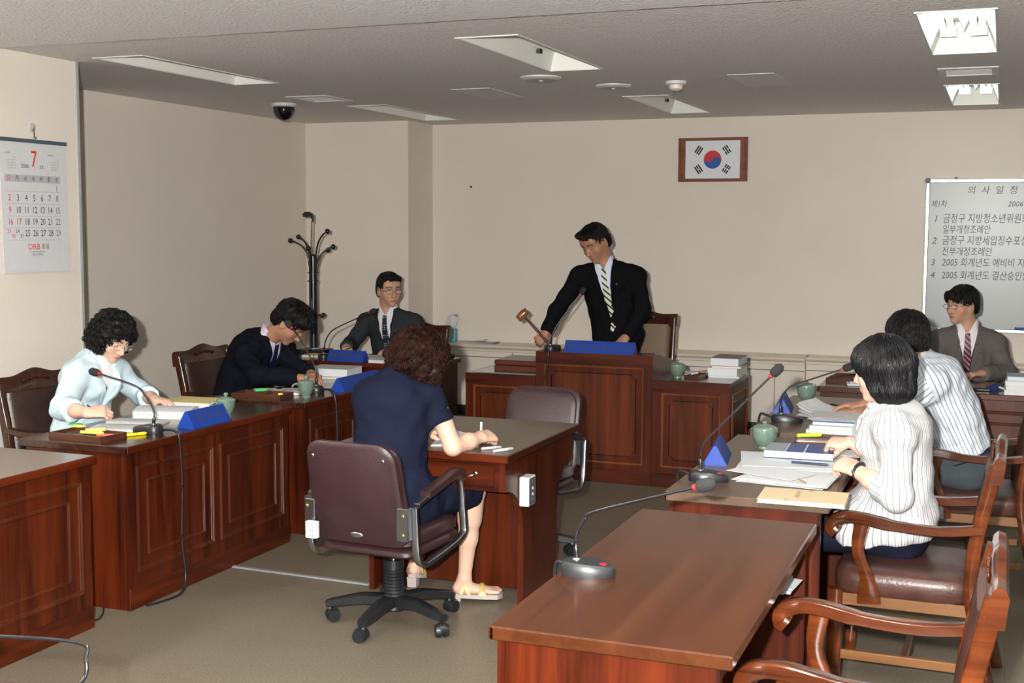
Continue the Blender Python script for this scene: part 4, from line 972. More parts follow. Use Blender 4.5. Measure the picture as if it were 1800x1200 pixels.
def nets(D, lo, vox):
    S = D < 0; n = D.shape
    cnt = np.zeros([m-1 for m in n], dtype=np.int8)
    offs = [(i, j, k) for i in (0, 1) for j in (0, 1) for k in (0, 1)]
    for i, j, k in offs: cnt += S[i:n[0]-1+i, j:n[1]-1+j, k:n[2]-1+k]
    act = (cnt > 0) & (cnt < 8); I = np.argwhere(act)
    if len(I) == 0: return np.zeros((0, 3)), []
    vid = -np.ones(act.shape, dtype=np.int64); vid[act] = np.arange(len(I))
    C = {o: D[I[:, 0]+o[0], I[:, 1]+o[1], I[:, 2]+o[2]] for o in offs}
    pos = np.zeros((len(I), 3)); w_ = np.zeros(len(I))
    for o in offs:
        for ax in range(3):
            if o[ax] == 0:
                q = list(o); q[ax] = 1; q = tuple(q); a, b = C[o], C[q]; c = (a < 0) != (b < 0)
                t = np.where(c, a/np.where(c, a-b, 1), 0)
                pt = np.zeros((len(I), 3)); pt[:] = o; pt[:, ax] = t
                pos += pt*c[:, None]; w_ += c
    V = (I+pos/w_[:, None])*vox+np.array(lo)
    F = []
    for ax in range(3):
        u, v = (ax+1) % 3, (ax+2) % 3
        sl0 = [slice(None)]*3; sl1 = [slice(None)]*3; sl0[ax] = slice(0, n[ax]-1); sl1[ax] = slice(1, n[ax])
        E = S[tuple(sl0)] != S[tuple(sl1)]; Q = np.argwhere(E)
        ok = (Q[:, u] > 0) & (Q[:, v] > 0) & (Q[:, u] < n[u]-1) & (Q[:, v] < n[v]-1); Q = Q[ok]
        def at(du, dv):
            R_ = Q.copy(); R_[:, u] += du; R_[:, v] += dv; return vid[R_[:, 0], R_[:, 1], R_[:, 2]]
        f = np.stack([at(-1, -1), at(0, -1), at(0, 0), at(-1, 0)], 1)
        fl_ = ~S[Q[:, 0], Q[:, 1], Q[:, 2]]; f[fl_] = f[fl_][:, ::-1]; F.append(f)
    return V, np.concatenate(F)
def solid(prims, vox, pad=.012, warp=None, box=None, relax=1):
    lo = np.min([p.lo for p in prims if p.lo is not None and p.op in '+|'], 0)-pad; hi = np.max([p.hi for p in prims if p.lo is not None and p.op in '+|'], 0)+pad
    if box is not None: lo = np.maximum(lo, box[0]); hi = np.minimum(hi, box[1])
    n = tuple(int(q)+2 for q in (hi-lo)/vox); D = field(prims, lo, n, vox)
    if warp is not None:
        near = np.argwhere(np.abs(D) < .03)
        P = near.astype(np.float32)*vox+lo.astype(np.float32); D[near[:, 0], near[:, 1], near[:, 2]] += warp(P)
    V, F = nets(D, lo, vox)
    if len(V) and relax:                                  # light Laplacian relaxation removes stair-stepping
        for _ in range(relax):
            s = np.zeros_like(V); c = np.zeros(len(V))
            for i in range(4):
                a, b = F[:, i], F[:, (i+1) % 4]
                for k in range(3): s[:, k] += np.bincount(a, V[b, k], len(V))+np.bincount(b, V[a, k], len(V))
                c += np.bincount(a, None, len(V))+np.bincount(b, None, len(V))
            V = V*.5+s/np.maximum(c, 1)[:, None]*.5
    return V, F
def folds(amp, seed=0, lam=(.05, .11), dirv=None, n=5):
    r_ = np.random.RandomState(seed); K = []
    for _ in range(n):
        v = r_.normal(size=3) if dirv is None else np.array(dirv)+r_.normal(size=3)*.35
        K.append((v/np.linalg.norm(v)*2*np.pi/r_.uniform(*lam), r_.uniform(0, 6.28), r_.normal(size=3)*6))
    def f(P):
        s = 0
        for k, ph, w2 in K: s = s+np.sin(P@k.astype(np.float32)+ph+1.3*np.sin(P@w2.astype(np.float32)*2+ph))
        return (s*amp/n**.5).astype(np.float32)
    return f
def mesh_obj(name, V, F, m, parent, M=None, cols=None, org=(0, 0, 0), attr=None):
    me = bpy.data.meshes.new(name); V = np.asarray(V, dtype=np.float32)-np.asarray(org, dtype=np.float32); F = np.asarray(F, dtype=np.int32)
    me.vertices.add(len(V)); me.vertices.foreach_set('co', V.ravel())
    me.loops.add(F.size); me.loops.foreach_set('vertex_index', F.ravel())
    me.polygons.add(len(F)); me.polygons.foreach_set('loop_start', np.arange(0, F.size, 4, dtype=np.int32))
    me.polygons.foreach_set('use_smooth', np.ones(len(F), dtype=bool)); me.update(calc_edges=True); me.validate()
    if cols is not None:
        ca = me.attributes.new('tone', 'FLOAT_COLOR', 'POINT'); ca.data.foreach_set('color', np.concatenate([cols, np.ones((len(V), 1))], 1).astype(np.float32).ravel())
    if attr is not None:
        aa = me.attributes.new('around', 'FLOAT_VECTOR', 'POINT'); aa.data.foreach_set('vector', attr.astype(np.float32).ravel())
    me.materials.append(m); o = link(bpy.data.objects.new(name, me), parent)
    if M is not None: o.matrix_local = M
    return o
def skin_mat():
    m = mat('skin', (.5, .3, .2), .5, spec=.35, sss=.08, bump=(180, .06)); nt = m.node_tree
    a = nt.nodes.new('ShaderNodeAttribute'); a.attribute_name = 'tone'; nt.links.new(a.outputs['Color'], nt.nodes['Principled BSDF'].inputs['Base Color']); return m
SKIN = skin_mat()
HAIR = mat('black_hair', (.005, .0045, .0045), .5, spec=.22)
HAIR_B = mat('brown_curls', (.017, .0050, .0028), .5, spec=.15, vary=(25, .7))
HAIR_S = mat('straight_black_hair', (.005, .005, .006), .38, spec=.32)
def striped(name, base, line, line2=None, duty=.14, bump=None):
    m = mat(name, base, .8, spec=.2, bump=(240, .12)); nt = m.node_tree; N = nt.nodes; Lk = nt.links
    a = N.new('ShaderNodeAttribute'); a.attribute_name = 'around'; sp = N.new('ShaderNodeSeparateXYZ'); Lk.new(a.outputs['Vector'], sp.inputs[0])
    at = N.new('ShaderNodeMath'); at.operation = 'ARCTAN2'; Lk.new(sp.outputs[1], at.inputs[0]); Lk.new(sp.outputs[0], at.inputs[1])
    mu = N.new('ShaderNodeMath'); mu.operation = 'MULTIPLY'; Lk.new(at.outputs[0], mu.inputs[0]); mu.inputs[1].default_value = 1/(2*math.pi)
    rd = N.new('ShaderNodeMath'); rd.operation = 'ROUND'; Lk.new(sp.outputs[2], rd.inputs[0])
    m2 = N.new('ShaderNodeMath'); m2.operation = 'MULTIPLY'; Lk.new(mu.outputs[0], m2.inputs[0]); Lk.new(rd.outputs[0], m2.inputs[1])
    fr = N.new('ShaderNodeMath'); fr.operation = 'FRACT'; Lk.new(m2.outputs[0], fr.inputs[0])
    rp = N.new('ShaderNodeValToRGB'); e = rp.color_ramp.elements; rp.color_ramp.interpolation = 'LINEAR'
    e[0].position = 0; e[0].color = (*base, 1); e[1].position = 1; e[1].color = (*base, 1)
    for c, p in ((line, .25), (line2 or line, .75)):
        for q, cc in ((p-duty*.7, base), (p-duty*.3, c), (p+duty*.3, c), (p+duty*.7, base)):
            z = e.new(q); z.color = (*cc, 1)
    Lk.new(fr.outputs[0], rp.inputs[0]); Lk.new(rp.outputs[0], N['Principled BSDF'].inputs['Base Color']); return m

# ---- head in its own frame: x = person's right, y = forward, z = up, origin between the ears
def head_prims(neck=None, female=False, wide=1., jaw=1.):
    w_ = wide; p = [
        Ell((0, -.014, .030), (.075*w_, .094, .087), k=.02), Ell((0, .022, -.020), (.064*w_, .066, .080), k=.03),
        Seg((0, .012, -.055), (0, .056, -.094), (.050*w_*jaw, .040), (.020*jaw, .018), k=.03),
        Ell((-.038*w_, .050, -.030), (.026, .024, .026), k=.02), Ell((.038*w_, .050, -.030), (.026, .024, .026), k=.02),
        Ell((0, .060, -.062), (.030, .022, .026), k=.02), Ell((0, .066, -.098), (.017, .015, .014), k=.015),
        Ell((0, .064, .050), (.05*w_, .022, .03), k=.03),
        Seg((-.036, .072, .022), (-.014, .080, .021), .009, .008, k=.012), Seg((.036, .072, .022), (.014, .080, .021), .009, .008, k=.012),
        Ell((-.032, .094, .003), (.017, .018, .011), op='-', k=.014), Ell((.032, .094, .003), (.017, .018, .011), op='-', k=.014),
        Ell((-.031, .068, .001), (.0145, .0125, .0105), k=.004), Ell((.031, .068, .001), (.0145, .0125, .0105), k=.004),
        Seg((0, .082, .012), (0, .102, -.031), (.0075, .009), (.0105, .011), k=.010), Ell((0, .103, -.035), (.011, .010, .0085), k=.008),
        Ell((-.0125, .092, -.038), (.008, .009, .0065), k=.006), Ell((.0125, .092, -.038), (.008, .009, .0065), k=.006),
        Ell((0, .083, -.0625), (.021, .0075, .0048), k=.006), Ell((0, .083, -.0715), (.018, .0080, .0058), k=.006)]
    for s in (-1, 1):
        p += [Ell((s*.077*w_, -.008, -.008), (.0075, .019, .031), k=.008), Ell((s*.083*w_, -.004, -.004), (.005, .011, .017), op='-', k=.006)]
    if neck is not None: p.append(Seg((0, -.022, -.040), neck, (.051 if female else .062, .054), (.054 if female else .066, .058), k=.025))
    return p
SKIN_T = dict(pale=((.62, .40, .30), (.50, .10, .10)), mid=((.47, .265, .175), (.36, .12, .09)), tan=((.36, .18, .11), (.30, .10, .07)))
def head_cols(V, tone, female):
    base, lip = SKIN_T[tone]; c = np.tile(np.array(base), (len(V), 1)); x, y, z = V[:, 0], V[:, 1], V[:, 2]
    def mixin(msk, col): 
        m = np.clip(msk, 0, 1)[:, None]; c[:] = c*(1-m)+np.array(col)*m
    mixin(1.6-(np.abs(z+.067)/.0062+(np.abs(x)/.021)**2*.8)-(y < .07)*9, lip)
    bz = .0275+.006*np.cos((np.abs(x)-.032)*70)-.004
    mixin(2.2*(1-np.abs(z-bz)/.0052)-np.maximum(0, np.abs(np.abs(x)-.033)-.019)*300-(y < .05)*9, (.03, .02, .016))
    mixin(.35*np.exp(-((np.abs(x)-.042)/.02)**2-((z+.03)/.02)**2)*(y > .02), (base[0]*1.02, base[1]*.72, base[2]*.68))
    return c
def hair_prims(style):
    f0 = .004
    cap = [Ell((0, -.016, .040), (.083, .103, .092), k=.02)]
    ear = [Ell((s*.092, .006, -.022), (.022, .026, .034), op='-', k=.01) for s in (-1, 1)]
    if style in ('short', 'fringe', 'swept', 'thick'):
        p = cap+[Ell((0, -.058, -.012), (.074, .052, .068), k=.02)]
        if style == 'thick': p += [Ell((0, .006, .078), (.078, .088, .052), k=.03)]
        p += [Ell((0, .108, -.034), (.078, .070 if style != 'thick' else .078, {'fringe': .082, 'thick': .108}.get(style, .100)), op='-', k=.012)]+ear
        p += [Fn(lambda P: P[..., 2]+.060+.25*np.maximum(P[..., 1]+.03, 0)*0+np.maximum(P[..., 1], -.05)*-.55-.03, k=.012)]
        if style == 'swept': p += [Seg((.05, .055, .098), (-.05, .062, .088), (.026, .015), (.026, .014), side=(0, 1, .3), k=.03)]
        if style == 'fringe': p += [Seg((-.05, .074, .062), (.05, .078, .060), (.014, .030), (.012, .028), side=(0, 1, 0), k=.025)]
        if style == 'thick': p += [Seg((-.045, .075, .078), (.045, .075, .078), (.018, .018), (.018, .018), k=.03)]
        return p
    if style == 'wavy':                                    # chin-length, brushed back from one side
        return [Ell((0, -.018, .045), (.097, .112, .097), k=.02), Ell((-.072, -.020, -.028), (.036, .070, .075), k=.03), Ell((.072, -.020, -.028), (.036, .070, .075), k=.03),
                Ell((0, -.080, -.022), (.085, .050, .082), k=.03), Seg((.055, .058, .080), (-.07, .048, .045), (.024, .018), (.020, .018), side=(0, 1, 0), k=.03),
                Ell((.006, .124, -.048), (.074, .092, .106), op='-', k=.012)]
    if style == 'curly':
        return [Ell((0, -.012, .036), (.106, .116, .096), k=.02), Ell((-.07, -.02, -.03), (.046, .074, .066), k=.03), Ell((.07, -.02, -.03), (.046, .074, .066), k=.03), Ell((.058, .025, -.075), (.038, .055, .045), k=.03),
                Ell((0, -.085, -.005), (.092, .055, .080), k=.03), Seg((-.01, -.085, -.05), (-.025, -.072, -.098), (.055, .026), (.022, .014), k=.02),
                Ell((.0, .125, -.045), (.070, .080, .105), op='-', k=.012)]
    if style == 'bob':
        p = [Ell((0, -.014, .034), (.087, .108, .098), k=.02)]
        for s in (-1, 1): p += [Seg((s*.060, -.026, .02), (s*.058, -.022, -.075), (.028, .072), (.024, .050), side=(1, 0, 0), k=.03), Seg((s*.058, -.022, -.075), (s*.046, -.012, -.112), (.024, .050), (.014, .030), side=(1, 0, 0), k=.02)]
        p += [Seg((0, -.062, .01), (0, -.060, -.085), (.082, .050), (.072, .042), k=.03), Seg((0, -.060, -.085), (0, -.046, -.122), (.070, .040), (.050, .022), k=.02), Seg((-.05, .070, .050), (.05, .070, .050), (.014, .026), (.014, .026), side=(0, 1, 0), k=.03)]
        p += [Ell((0, .128, -.066), (.074, .090, .112), op='-', k=.010)]
        return p
def strands(amp, freq, seed, vert=.25, amp2=0.):
    r_ = np.random.RandomState(seed); K = [(np.array((*(r_.normal(size=2)), r_.normal()*vert)), r_.uniform(0, 6.28)) for _ in range(7)]
    fo = folds(amp2, seed+5, (.02, .045), n=6) if amp2 else None
    def f(P):
        s = 0
        for k, ph in K: s = s+np.sin(P@(k/np.linalg.norm(k)*freq*(1+.5*ph/6.28)).astype(np.float32)+ph+1.5*np.sin(P[:, 2]*30+ph))
        s = s*amp/2.6
        if fo: s = s+fo(P)
        return s.astype(np.float32)
    return f
# ---- hand frame: y along the fingers, z out of the back of the hand, thumb towards -x*sg (sg=+1 right hand)
def hand_prims(sg, curl=(25, 30, 20), spread=4, thumb=(-.55, .75, -.25), elbow=None, rw=.029, fa=(.042, .036), upper=None, s=1.06, each=None):
    P_ = []; k = .010*s
    palm = [Seg((0, .0, 0), (0, .078*s, .001), (.030*s, .017*s), (.040*s, .0135*s), k=k), Ell((-sg*.022*s, .038*s, -.008*s), (.018*s, .028*s, .014*s), k=k)]
    if elbow is not None:
        mid = tuple(np.array(elbow)*.45); palm = [Seg(elbow, mid, fa, (fa[0]*.92, fa[1]*.95), k=.02), Seg(mid, (0, .004, 0), (fa[0]*.92, fa[1]*.95), (rw, rw*.78), k=.02)]+palm
        if upper is not None: palm = [Seg(upper, elbow, (fa[0]*1.22, fa[0]*1.15), (fa[0]*.98, fa[0]*.95), k=.02)]+palm
    P_ += palm
    xs = (-.029, -.0095, .0105, .0285); by = (.082, .088, .083, .073); ln = (.072, .080, .074, .057)
    for i in range(4):
        c = curl if each is None else each[i]
        p = np.array((sg*xs[i]*s, by[i]*s, 0.)); a = 0.; sp = R(spread)*(i-1.5)*sg; rad = (.0092, .0096, .0090, .0080)[i]*s
        for j, fr_ in enumerate((.46, .30, .24)):
            a += R(c[j]); d = np.array((math.sin(sp)*math.cos(a), math.cos(sp)*math.cos(a), -math.sin(a))); q = p+d*ln[i]*fr_*s
            P_.append(Seg(p, q, rad*(1-.10*j), rad*(1-.10*(j+1)), k=.0045)); p = q
    d = unit((sg*thumb[0], thumb[1], thumb[2])); p = np.array((-sg*.024*s, .018*s, -.006*s)); q = p+d*.046*s; d2 = unit((d[0]*.55, d[1]+.25, d[2]-.25))
    P_ += [Seg(p, q, .0135*s, .0108*s, k=.010), Seg(q, q+d2*.034*s, .0105*s, .0082*s, k=.004)]
    return P_
def basis(y, z):
    """matrix whose columns are x,y,z with y exact and z as near as possible"""
    y = unit(y); z = np.array(z, dtype=np.float64); z = z-y*(z@y); z = z/np.linalg.norm(z); x = np.cross(y, z); return np.stack([x, y, z], 1).astype(np.float64)
# ------------------------------------------------------------------ people
def lerp(a, b, t): return np.array(a, dtype=np.float64)*(1-t)+np.array(b, dtype=np.float64)*t
class Acc:
    def __init__(s): s.V = []; s.F = []; s.C = []; s.n = 0
    def add(s, V, F, C):
        if len(V) == 0: return
        s.V.append(V); s.F.append(np.asarray(F)+s.n); s.C.append(C); s.n += len(V)
def cloth(name, col, rough=.85, bump=(260, .12), vary=None): return mat(name, col, rough, spec=.06, bump=bump, vary=vary)
class Person:
    def __init__(s, label, hip, neck, head, hf, sL, sR, hs=1.07, tone='mid', female=False, girth=1., hump=.015, hu=(0, 0, 1), wide=1., jaw=1.):
        s.hip, s.neck, s.head, s.sL, s.sR = [np.array(q, dtype=np.float64) for q in (hip, neck, head, sL, sR)]
        s.root = thing('person', label, 'person', (hip[0], hip[1], 0)); s.org = np.array((hip[0], hip[1], 0.))
        s.U = unit(s.neck-s.hip).astype(float); r_ = s.sR-s.sL; r_ = r_-s.U*(r_@s.U); s.Rt = r_/np.linalg.norm(r_); s.Fw = np.cross(s.U, s.Rt)
        s.g = girth; s.hump = hump; s.female = female; s.tone = tone; s.hs = hs; s.acc = Acc()
        s.Hb = basis(hf, hu); s.jm = None; s.wide = wide; s.jaw = jaw
        base = SKIN_T[tone][0]; nb = s.Hb.T@(s.neck-s.U*.03-s.head)/hs
        V, F = solid(head_prims(nb, female, wide, jaw), .0036, relax=1)
        s.acc.add(V*hs@s.Hb.T+s.head, F, head_cols(V, tone, female))
        V, F = solid(s.torso(-.026), .016)
        s.acc.add(V, F, np.tile(base, (len(V), 1)))
    def HM(s):
        M = Matrix([[*(s.Hb[i]*s.hs), s.head[i]-s.org[i]] for i in range(3)]+[[0, 0, 0, 1]]); return M
    def torso(s, t, bust=0.):
        g = s.g; fem = s.female; hip, nk, Rt, Fw, U = s.hip, s.neck, s.Rt, s.Fw, s.U
        mid = lerp(hip, nk, .45)-Fw*s.hump; ch = lerp(hip, nk, .76)-Fw*s.hump*.8
        wm, wc, wh = (.128, .152, .168) if fem else (.152, .178, .165)
        sl = s.sL+Rt*.03-U*.01; sr = s.sR-Rt*.03-U*.01
        p = [Seg(hip-U*.02, mid, (wh*g+t, .115*g+t), (wm*g+t, .105*g+t), side=Rt, k=.03), Seg(mid, ch, (wm*g+t, .105*g+t), (wc*g+t, .118*g+t), side=Rt, k=.04),
             Seg(sl, sr, .046+t, .046+t, k=.05), Seg(nk-U*.035, s.sL-U*.022, .050+t, .044+t, k=.05), Seg(nk-U*.035, s.sR-U*.022, .050+t, .044+t, k=.05), Seg(ch+U*.03, nk-U*.015, (.13+t, .085+t), (.064+t*.5, .056+t*.5), side=Rt, k=.05)]
        if bust: p += [Ell(ch+Fw*(.075+t)+Rt*e*.065-U*.01, (.062, .05, .062), k=.04) for e in (-1, 1)]
        return p
    def arm(s, e, w_, hd, nrm, side, sleeve=1., bare=False, **kw):
        """skin of forearm and hand"""
        w_ = np.array(w_, float); Bm = basis(hd, nrm); sg = 1 if side == 'R' else -1
        el = Bm.T@(lerp(e, w_, .12 if not bare else 0)-w_); up = Bm.T@(np.array(lerp(s.sR if side == 'R' else s.sL, e, .35))-w_) if bare else None
        V, F = solid(hand_prims(sg, elbow=tuple(el), upper=None if up is None else tuple(up), **kw), .0030 if not bare else .0034, relax=1)
        s.acc.add(V@Bm.T+w_, F, np.tile(SKIN_T[s.tone][0], (len(V), 1)))
    def finish(s):
        V = np.concatenate(s.acc.V); F = np.concatenate(s.acc.F); C = np.concatenate(s.acc.C)
        mesh_obj('body', V, F, SKIN, s.root, cols=C, org=s.org)
    def garment(s, name, prims, m, vox=.008, amp=.0025, seed=1, lam=(.05, .11), attr=None, box=None):
        V, F = solid(prims, vox, warp=folds(amp, seed, lam) if amp else None, box=box)
        o = mesh_obj(name, V, F, m, s.root, org=s.org, attr=None if attr is None else attr(V))
        s.last = BVHTree.FromPolygons([tuple(v) for v in V], [tuple(int(i) for i in f) for f in F]); return o
    def vcut(s, depth, top=.062, bot=.006):
        nk, Rt, Fw, U = s.neck, s.Rt, s.Fw, s.U
        def f(P):
            q = P-nk.astype(np.float32); x = np.abs(q@Rt.astype(np.float32)); y = q@Fw.astype(np.float32); z = q@U.astype(np.float32)
            return np.maximum(x-(bot+(top-bot)*(z+depth)/depth), -(y-.005))
        return Fn(f, '-', .003)
    def lowcut(s, z0, slope=.35):
        nk, Rt, Fw, U = s.neck, s.Rt, s.Fw, s.U
        def f(P):
            q = P-nk.astype(np.float32); x = np.abs(q@Rt.astype(np.float32)); y = q@Fw.astype(np.float32); z = q@U.astype(np.float32)
            return np.maximum(x-slope*(-z-z0), -(y-.02))
        return Fn(f, '-', .003)
    def below(s, z0):
        hp, U = s.hip.astype(np.float32), s.U.astype(np.float32)
        return Fn(lambda P: (P-hp)@U-z0, '-', .004)
    def sleeves(s, arms, t, frac=1., r0=.058, r1=.049, r2=.040):
        """arms: list of (shoulder, elbow, wrist); frac>1 means into the forearm (1..2)"""
        p = []
        for a, e, w_ in arms:
            a, e, w_ = [np.array(q, float) for q in (a, e, w_)]; a = a-s.U*.036+(lerp(s.sL, s.sR, .5)-a)*.06
            if frac <= 1: p.append(Seg(a, lerp(a, e, frac), r0+t, r0+(r1-r0)*frac+t+.004, cut='b', k=.03))
            else:
                p.append(Seg(a, e, r0+t, r1+t, k=.03)); f = frac-1
                p.append(Seg(e, lerp(e, w_, f), r1+t, r1+(r2-r1)*f+t, cut='b', k=.025))
        return p
    def neckhole(s, r_=.058): return Seg(s.neck-s.U*.035, s.neck+(s.head-s.neck)*.6, r_, r_, op='-', k=.004)
    def shirt(s, m, name='shirt', collar=True, t=.007):
        p = s.torso(t)
        if collar: p += [Seg(s.neck-s.U*.03, s.neck+s.U*.052+(s.head-s.neck)*.06, (.077, .072), (.074, .070), side=s.Rt, cut='b', k=.012), s.vcut(.02, .013, .0)]
        lo = lerp(s.hip, s.neck, .35); 
        return s.garment(name, p, m, .008, 0)
    def on(s, x, z, off):
        """point on the last garment's front, x to the person's right, z above the neck base"""
        o = s.neck+s.Rt*x+s.U*z+s.Fw*.5; h = s.last.ray_cast(Vector(o), Vector(-s.Fw), 1.)
        q = np.array(h[0]) if h[0] is not None else o-s.Fw*.38
        return q+s.Fw*off-s.org
    def strip(s, name, rows, m, off=.004, th=.004, parent=None):
        """rows: ((xl,z),(xr,z)) pairs laid over the garment"""
        mb = MB(); rs = []
        for a, b in rows:
            c = ((a[0]+b[0])/2, (a[1]+b[1])/2); P_ = [s.on(*a, off), s.on(*c, off+.002), s.on(*b, off)]
            Q = [p-s.Fw*(th+off) for p in P_]; rs.append([tuple(p) for p in (P_[0], P_[1], P_[2], Q[2], Q[1], Q[0])])
        mb.rings(rs); return mb.build(name, m, parent or s.root, 50)
    def tie(s, m, L, kn=.017):
        rows = [((-kn, .030), (kn, .030)), ((-kn*.75, -.012), (kn*.75, -.012))]
        n = 10
        for i in range(n+1):
            t = i/n; h = .016+.020*t; z = -.018-(L-.018)*t; rows.append(((-h, z), (h, z)))
        return s.strip('tie', rows, m, .006, .006)
    def lapels(s, m, depth, top=.062, bot=.006, wd=.05, off=.004):
        for sg in (-1, 1):
            rows = []
            for i in range(10):
                t = i/9; z = .0-depth*t; xi = top+(bot-top)*t; ww = wd*(1-t)**.7*(1.0 if t > .32 else .82)+.004
                rows.append(((sg*xi, z), (sg*(xi+ww), z+.008)) if sg > 0 else ((sg*(xi+ww), z+.008), (sg*xi, z)))
            s.strip('lapel', rows, m, off, .004)
    def button(s, x, z, m, r_=.009, name='button'):
        p = s.on(x, z, .003); M = basis(s.U, s.Fw); mb = MB().ell((0, 0, 0), (r_, r_, .004), 10, 5)
        mb.xf(Matrix([[*M[i], p[i]] for i in range(3)]+[[0, 0, 0, 1]])); return mb.build(name, m, s.root, 60)
    def hair(s, style, m, amp=.002, amp2=0., freq=330, seed=3, vox=.0042, vert=.25, n=900, curl=.25, L=.05, lift=.0015):
        pr = hair_prims(style)
        V, F = solid(pr, vox, warp=strands(amp, freq, seed, vert, amp2), relax=2)
        F = np.asarray(F); bv = BVHTree.FromPolygons([tuple(v) for v in V], [tuple(int(i) for i in f) for f in F]); r_ = np.random.RandomState(seed)
        SV, SF = [], []; crown = Vector((.01, -.035, .15)); nst = 7
        for fi in r_.choice(len(F), n, replace=False):                      # locks that follow the fall of the hair
            p = Vector(V[F[fi]].mean(0)); ph = r_.uniform(0, 6.28); ll = L*r_.uniform(.6, 1.3)/nst; rad = r_.uniform(.0011, .0026); ring = []
            for j in range(nst):
                q, nn, _, _ = bv.find_nearest(p)
                if q is None: break
                d = (p-crown); d = d-nn*d.dot(nn); d.normalize(); g = Vector((0, 0, -1)); g = g-nn*g.dot(nn); sd = nn.cross(d)
                d = d*.7+g*.6+sd*curl*math.sin(ph+j*1.1)
                if d.length < 1e-4: break
                d.normalize(); c = q+nn*(lift*(1+j*.35)); k = rad*(1-(j/(nst-.4))**2)+.0002; b = nn.cross(d)
                ring.append([c+nn*k*.8, c+b*k*1.4, c-nn*k*.6, c-b*k*1.4]); p = q+d*ll
            if len(ring) < 3: continue
            o0 = len(V)+len(SV)
            for rg in ring: SV += [tuple(x) for x in rg]
            for j in range(len(ring)-1):
                for i in range(4): SF.append((o0+j*4+i, o0+j*4+(i+1) % 4, o0+j*4+4+(i+1) % 4, o0+j*4+4+i))
        V = np.concatenate([V, np.array(SV)]); F = np.concatenate([F, np.array(SF)])
        return mesh_obj('hair', V, F, m, s.root, M=s.HM())
    def part_h(s, mb, name, m, smooth=50):
        me = mb.mesh(name, smooth); me.materials.append(m); o = link(bpy.data.objects.new(name, me), s.root); o.matrix_local = s.HM(); return o
    def eyes(s, open_=True, gaze=0.):
        lash = mat('lash', (.015, .01, .009), .5)
        for e in (-1, 1):
            if open_:
                mb = MB().ell((e*.031, .0745, .0012), (.0125, .0068, .0042), 14, 8); o = s.part_h(mb, 'eye', mat('eye_white', (.55, .5, .46), .25))
                s.part_h(MB().ell((e*.031+gaze, .0795, .0012), (.0048, .0026, .0042), 10, 6), 'iris', lash)
            pts = [(e*.031+a*.0145, .0815-.006*a*a, (.0052-.004*a*a) if open_ else (-.0035+.003*a*a)) for a in [i/4-1 for i in range(9)]]
            s.part_h(MB().tube(pts, [.0009, .0014, .0018, .0019, .0019, .0019, .0018, .0014, .0009], 6), 'eyelashes', lash)
    def glasses(s, m, rx=.0245, rz=.0165, z=-.003, rimless=False):
        r_ = .0012 if rimless else .0019
        t = MB()
        for e in (-1, 1):
            pts = [(e*.033+math.copysign(abs(math.cos(q))**.75, math.cos(q))*rx, .0965-.10*abs(e*.033+math.cos(q)*rx)**1.6, z+math.copysign(abs(math.sin(q))**.75, math.sin(q))*rz) for q in [2*math.pi*j/24 for j in range(24)]]
            t.tube(pts, r_, 6, closed=True)
            t.tube([(e*.0575, .090, z+.006), (e*.072, .070, z+.006), (e*.0815*s.wide, .0, z+.008), (e*.080*s.wide, -.02, z-.004)], .0018, 6)
        t.tube([(-.009, .0965, z+.004), (0, .099, z+.006), (.009, .0965, z+.004)], .0013, 6)
        g = s.part_h(t, 'glasses', m)
        for e in (-1, 1):
            pts = [(e*.033+math.cos(q)*rx*.97, .0963-.10*abs(e*.033+math.cos(q)*rx)**1.6, z+math.sin(q)*rz*.97) for q in [2*math.pi*j/20 for j in range(20)]]
            me = bpy.data.meshes.new('lens'); me.from_pydata(pts, [], [tuple(range(20))]); me.materials.append(mat('lens_glass', (.9, .92, .92), .03, alpha=.12)); link(bpy.data.objects.new('lens', me), g)
    def legs(s, m, fwd=None, kn=None, an=None, shoes=True, thigh=.088, vox=.012, standing=False, belt=None, name='trousers'):
        f = s.Fw.copy() if fwd is None else np.array(fwd, float); f[2] = 0; f /= np.linalg.norm(f); sd = np.array((f[1], -f[0], 0))
        p = [Seg(s.hip-sd*.06, s.hip+sd*.06, .125*s.g, .125*s.g, k=.04), Seg(s.hip, lerp(s.hip, s.neck, .22), (.165*s.g, .118*s.g), (.158*s.g, .112*s.g), side=s.Rt, cut='b', k=.03)]; sh = []
        for i, e in enumerate((-1, 1)):
            h = s.hip+sd*e*.085
            if standing: k = h-np.array((0, 0, .44))+f*.03; a = k-np.array((0, 0, .40))-f*.03
            else:
                k = h+f*.43+sd*e*.03; k[2] = .52; a = k+f*.02; a[2] = .10
                if kn: k = np.array(kn[i], float)
                if an: a = np.array(an[i], float)
            p += [Seg(h, k, thigh, .066, k=.04), Seg(k, a, .066, .052, cut='b', k=.03)]
            sh.append((a, f))
        s.garment(name, p, m, vox, .003, 4)
        if shoes:
            for a, f_ in sh:
                a = a.copy(); V, F = solid([Seg((a[0], a[1], .05), (a[0], a[1], .10), .04, .038), Seg(np.array((a[0], a[1], .045))-f_*.03, np.array((a[0], a[1], .036))+f_*.16, (.042, .045), (.044, .034), side=np.cross(f_, (0, 0, 1)), k=.02), Fn(lambda P: P[..., 2]-.002, '-', .002)], .008)
                mesh_obj('shoe', V, F, mat('black_shoe', (.01, .009, .009), .3), s.root, org=s.org)
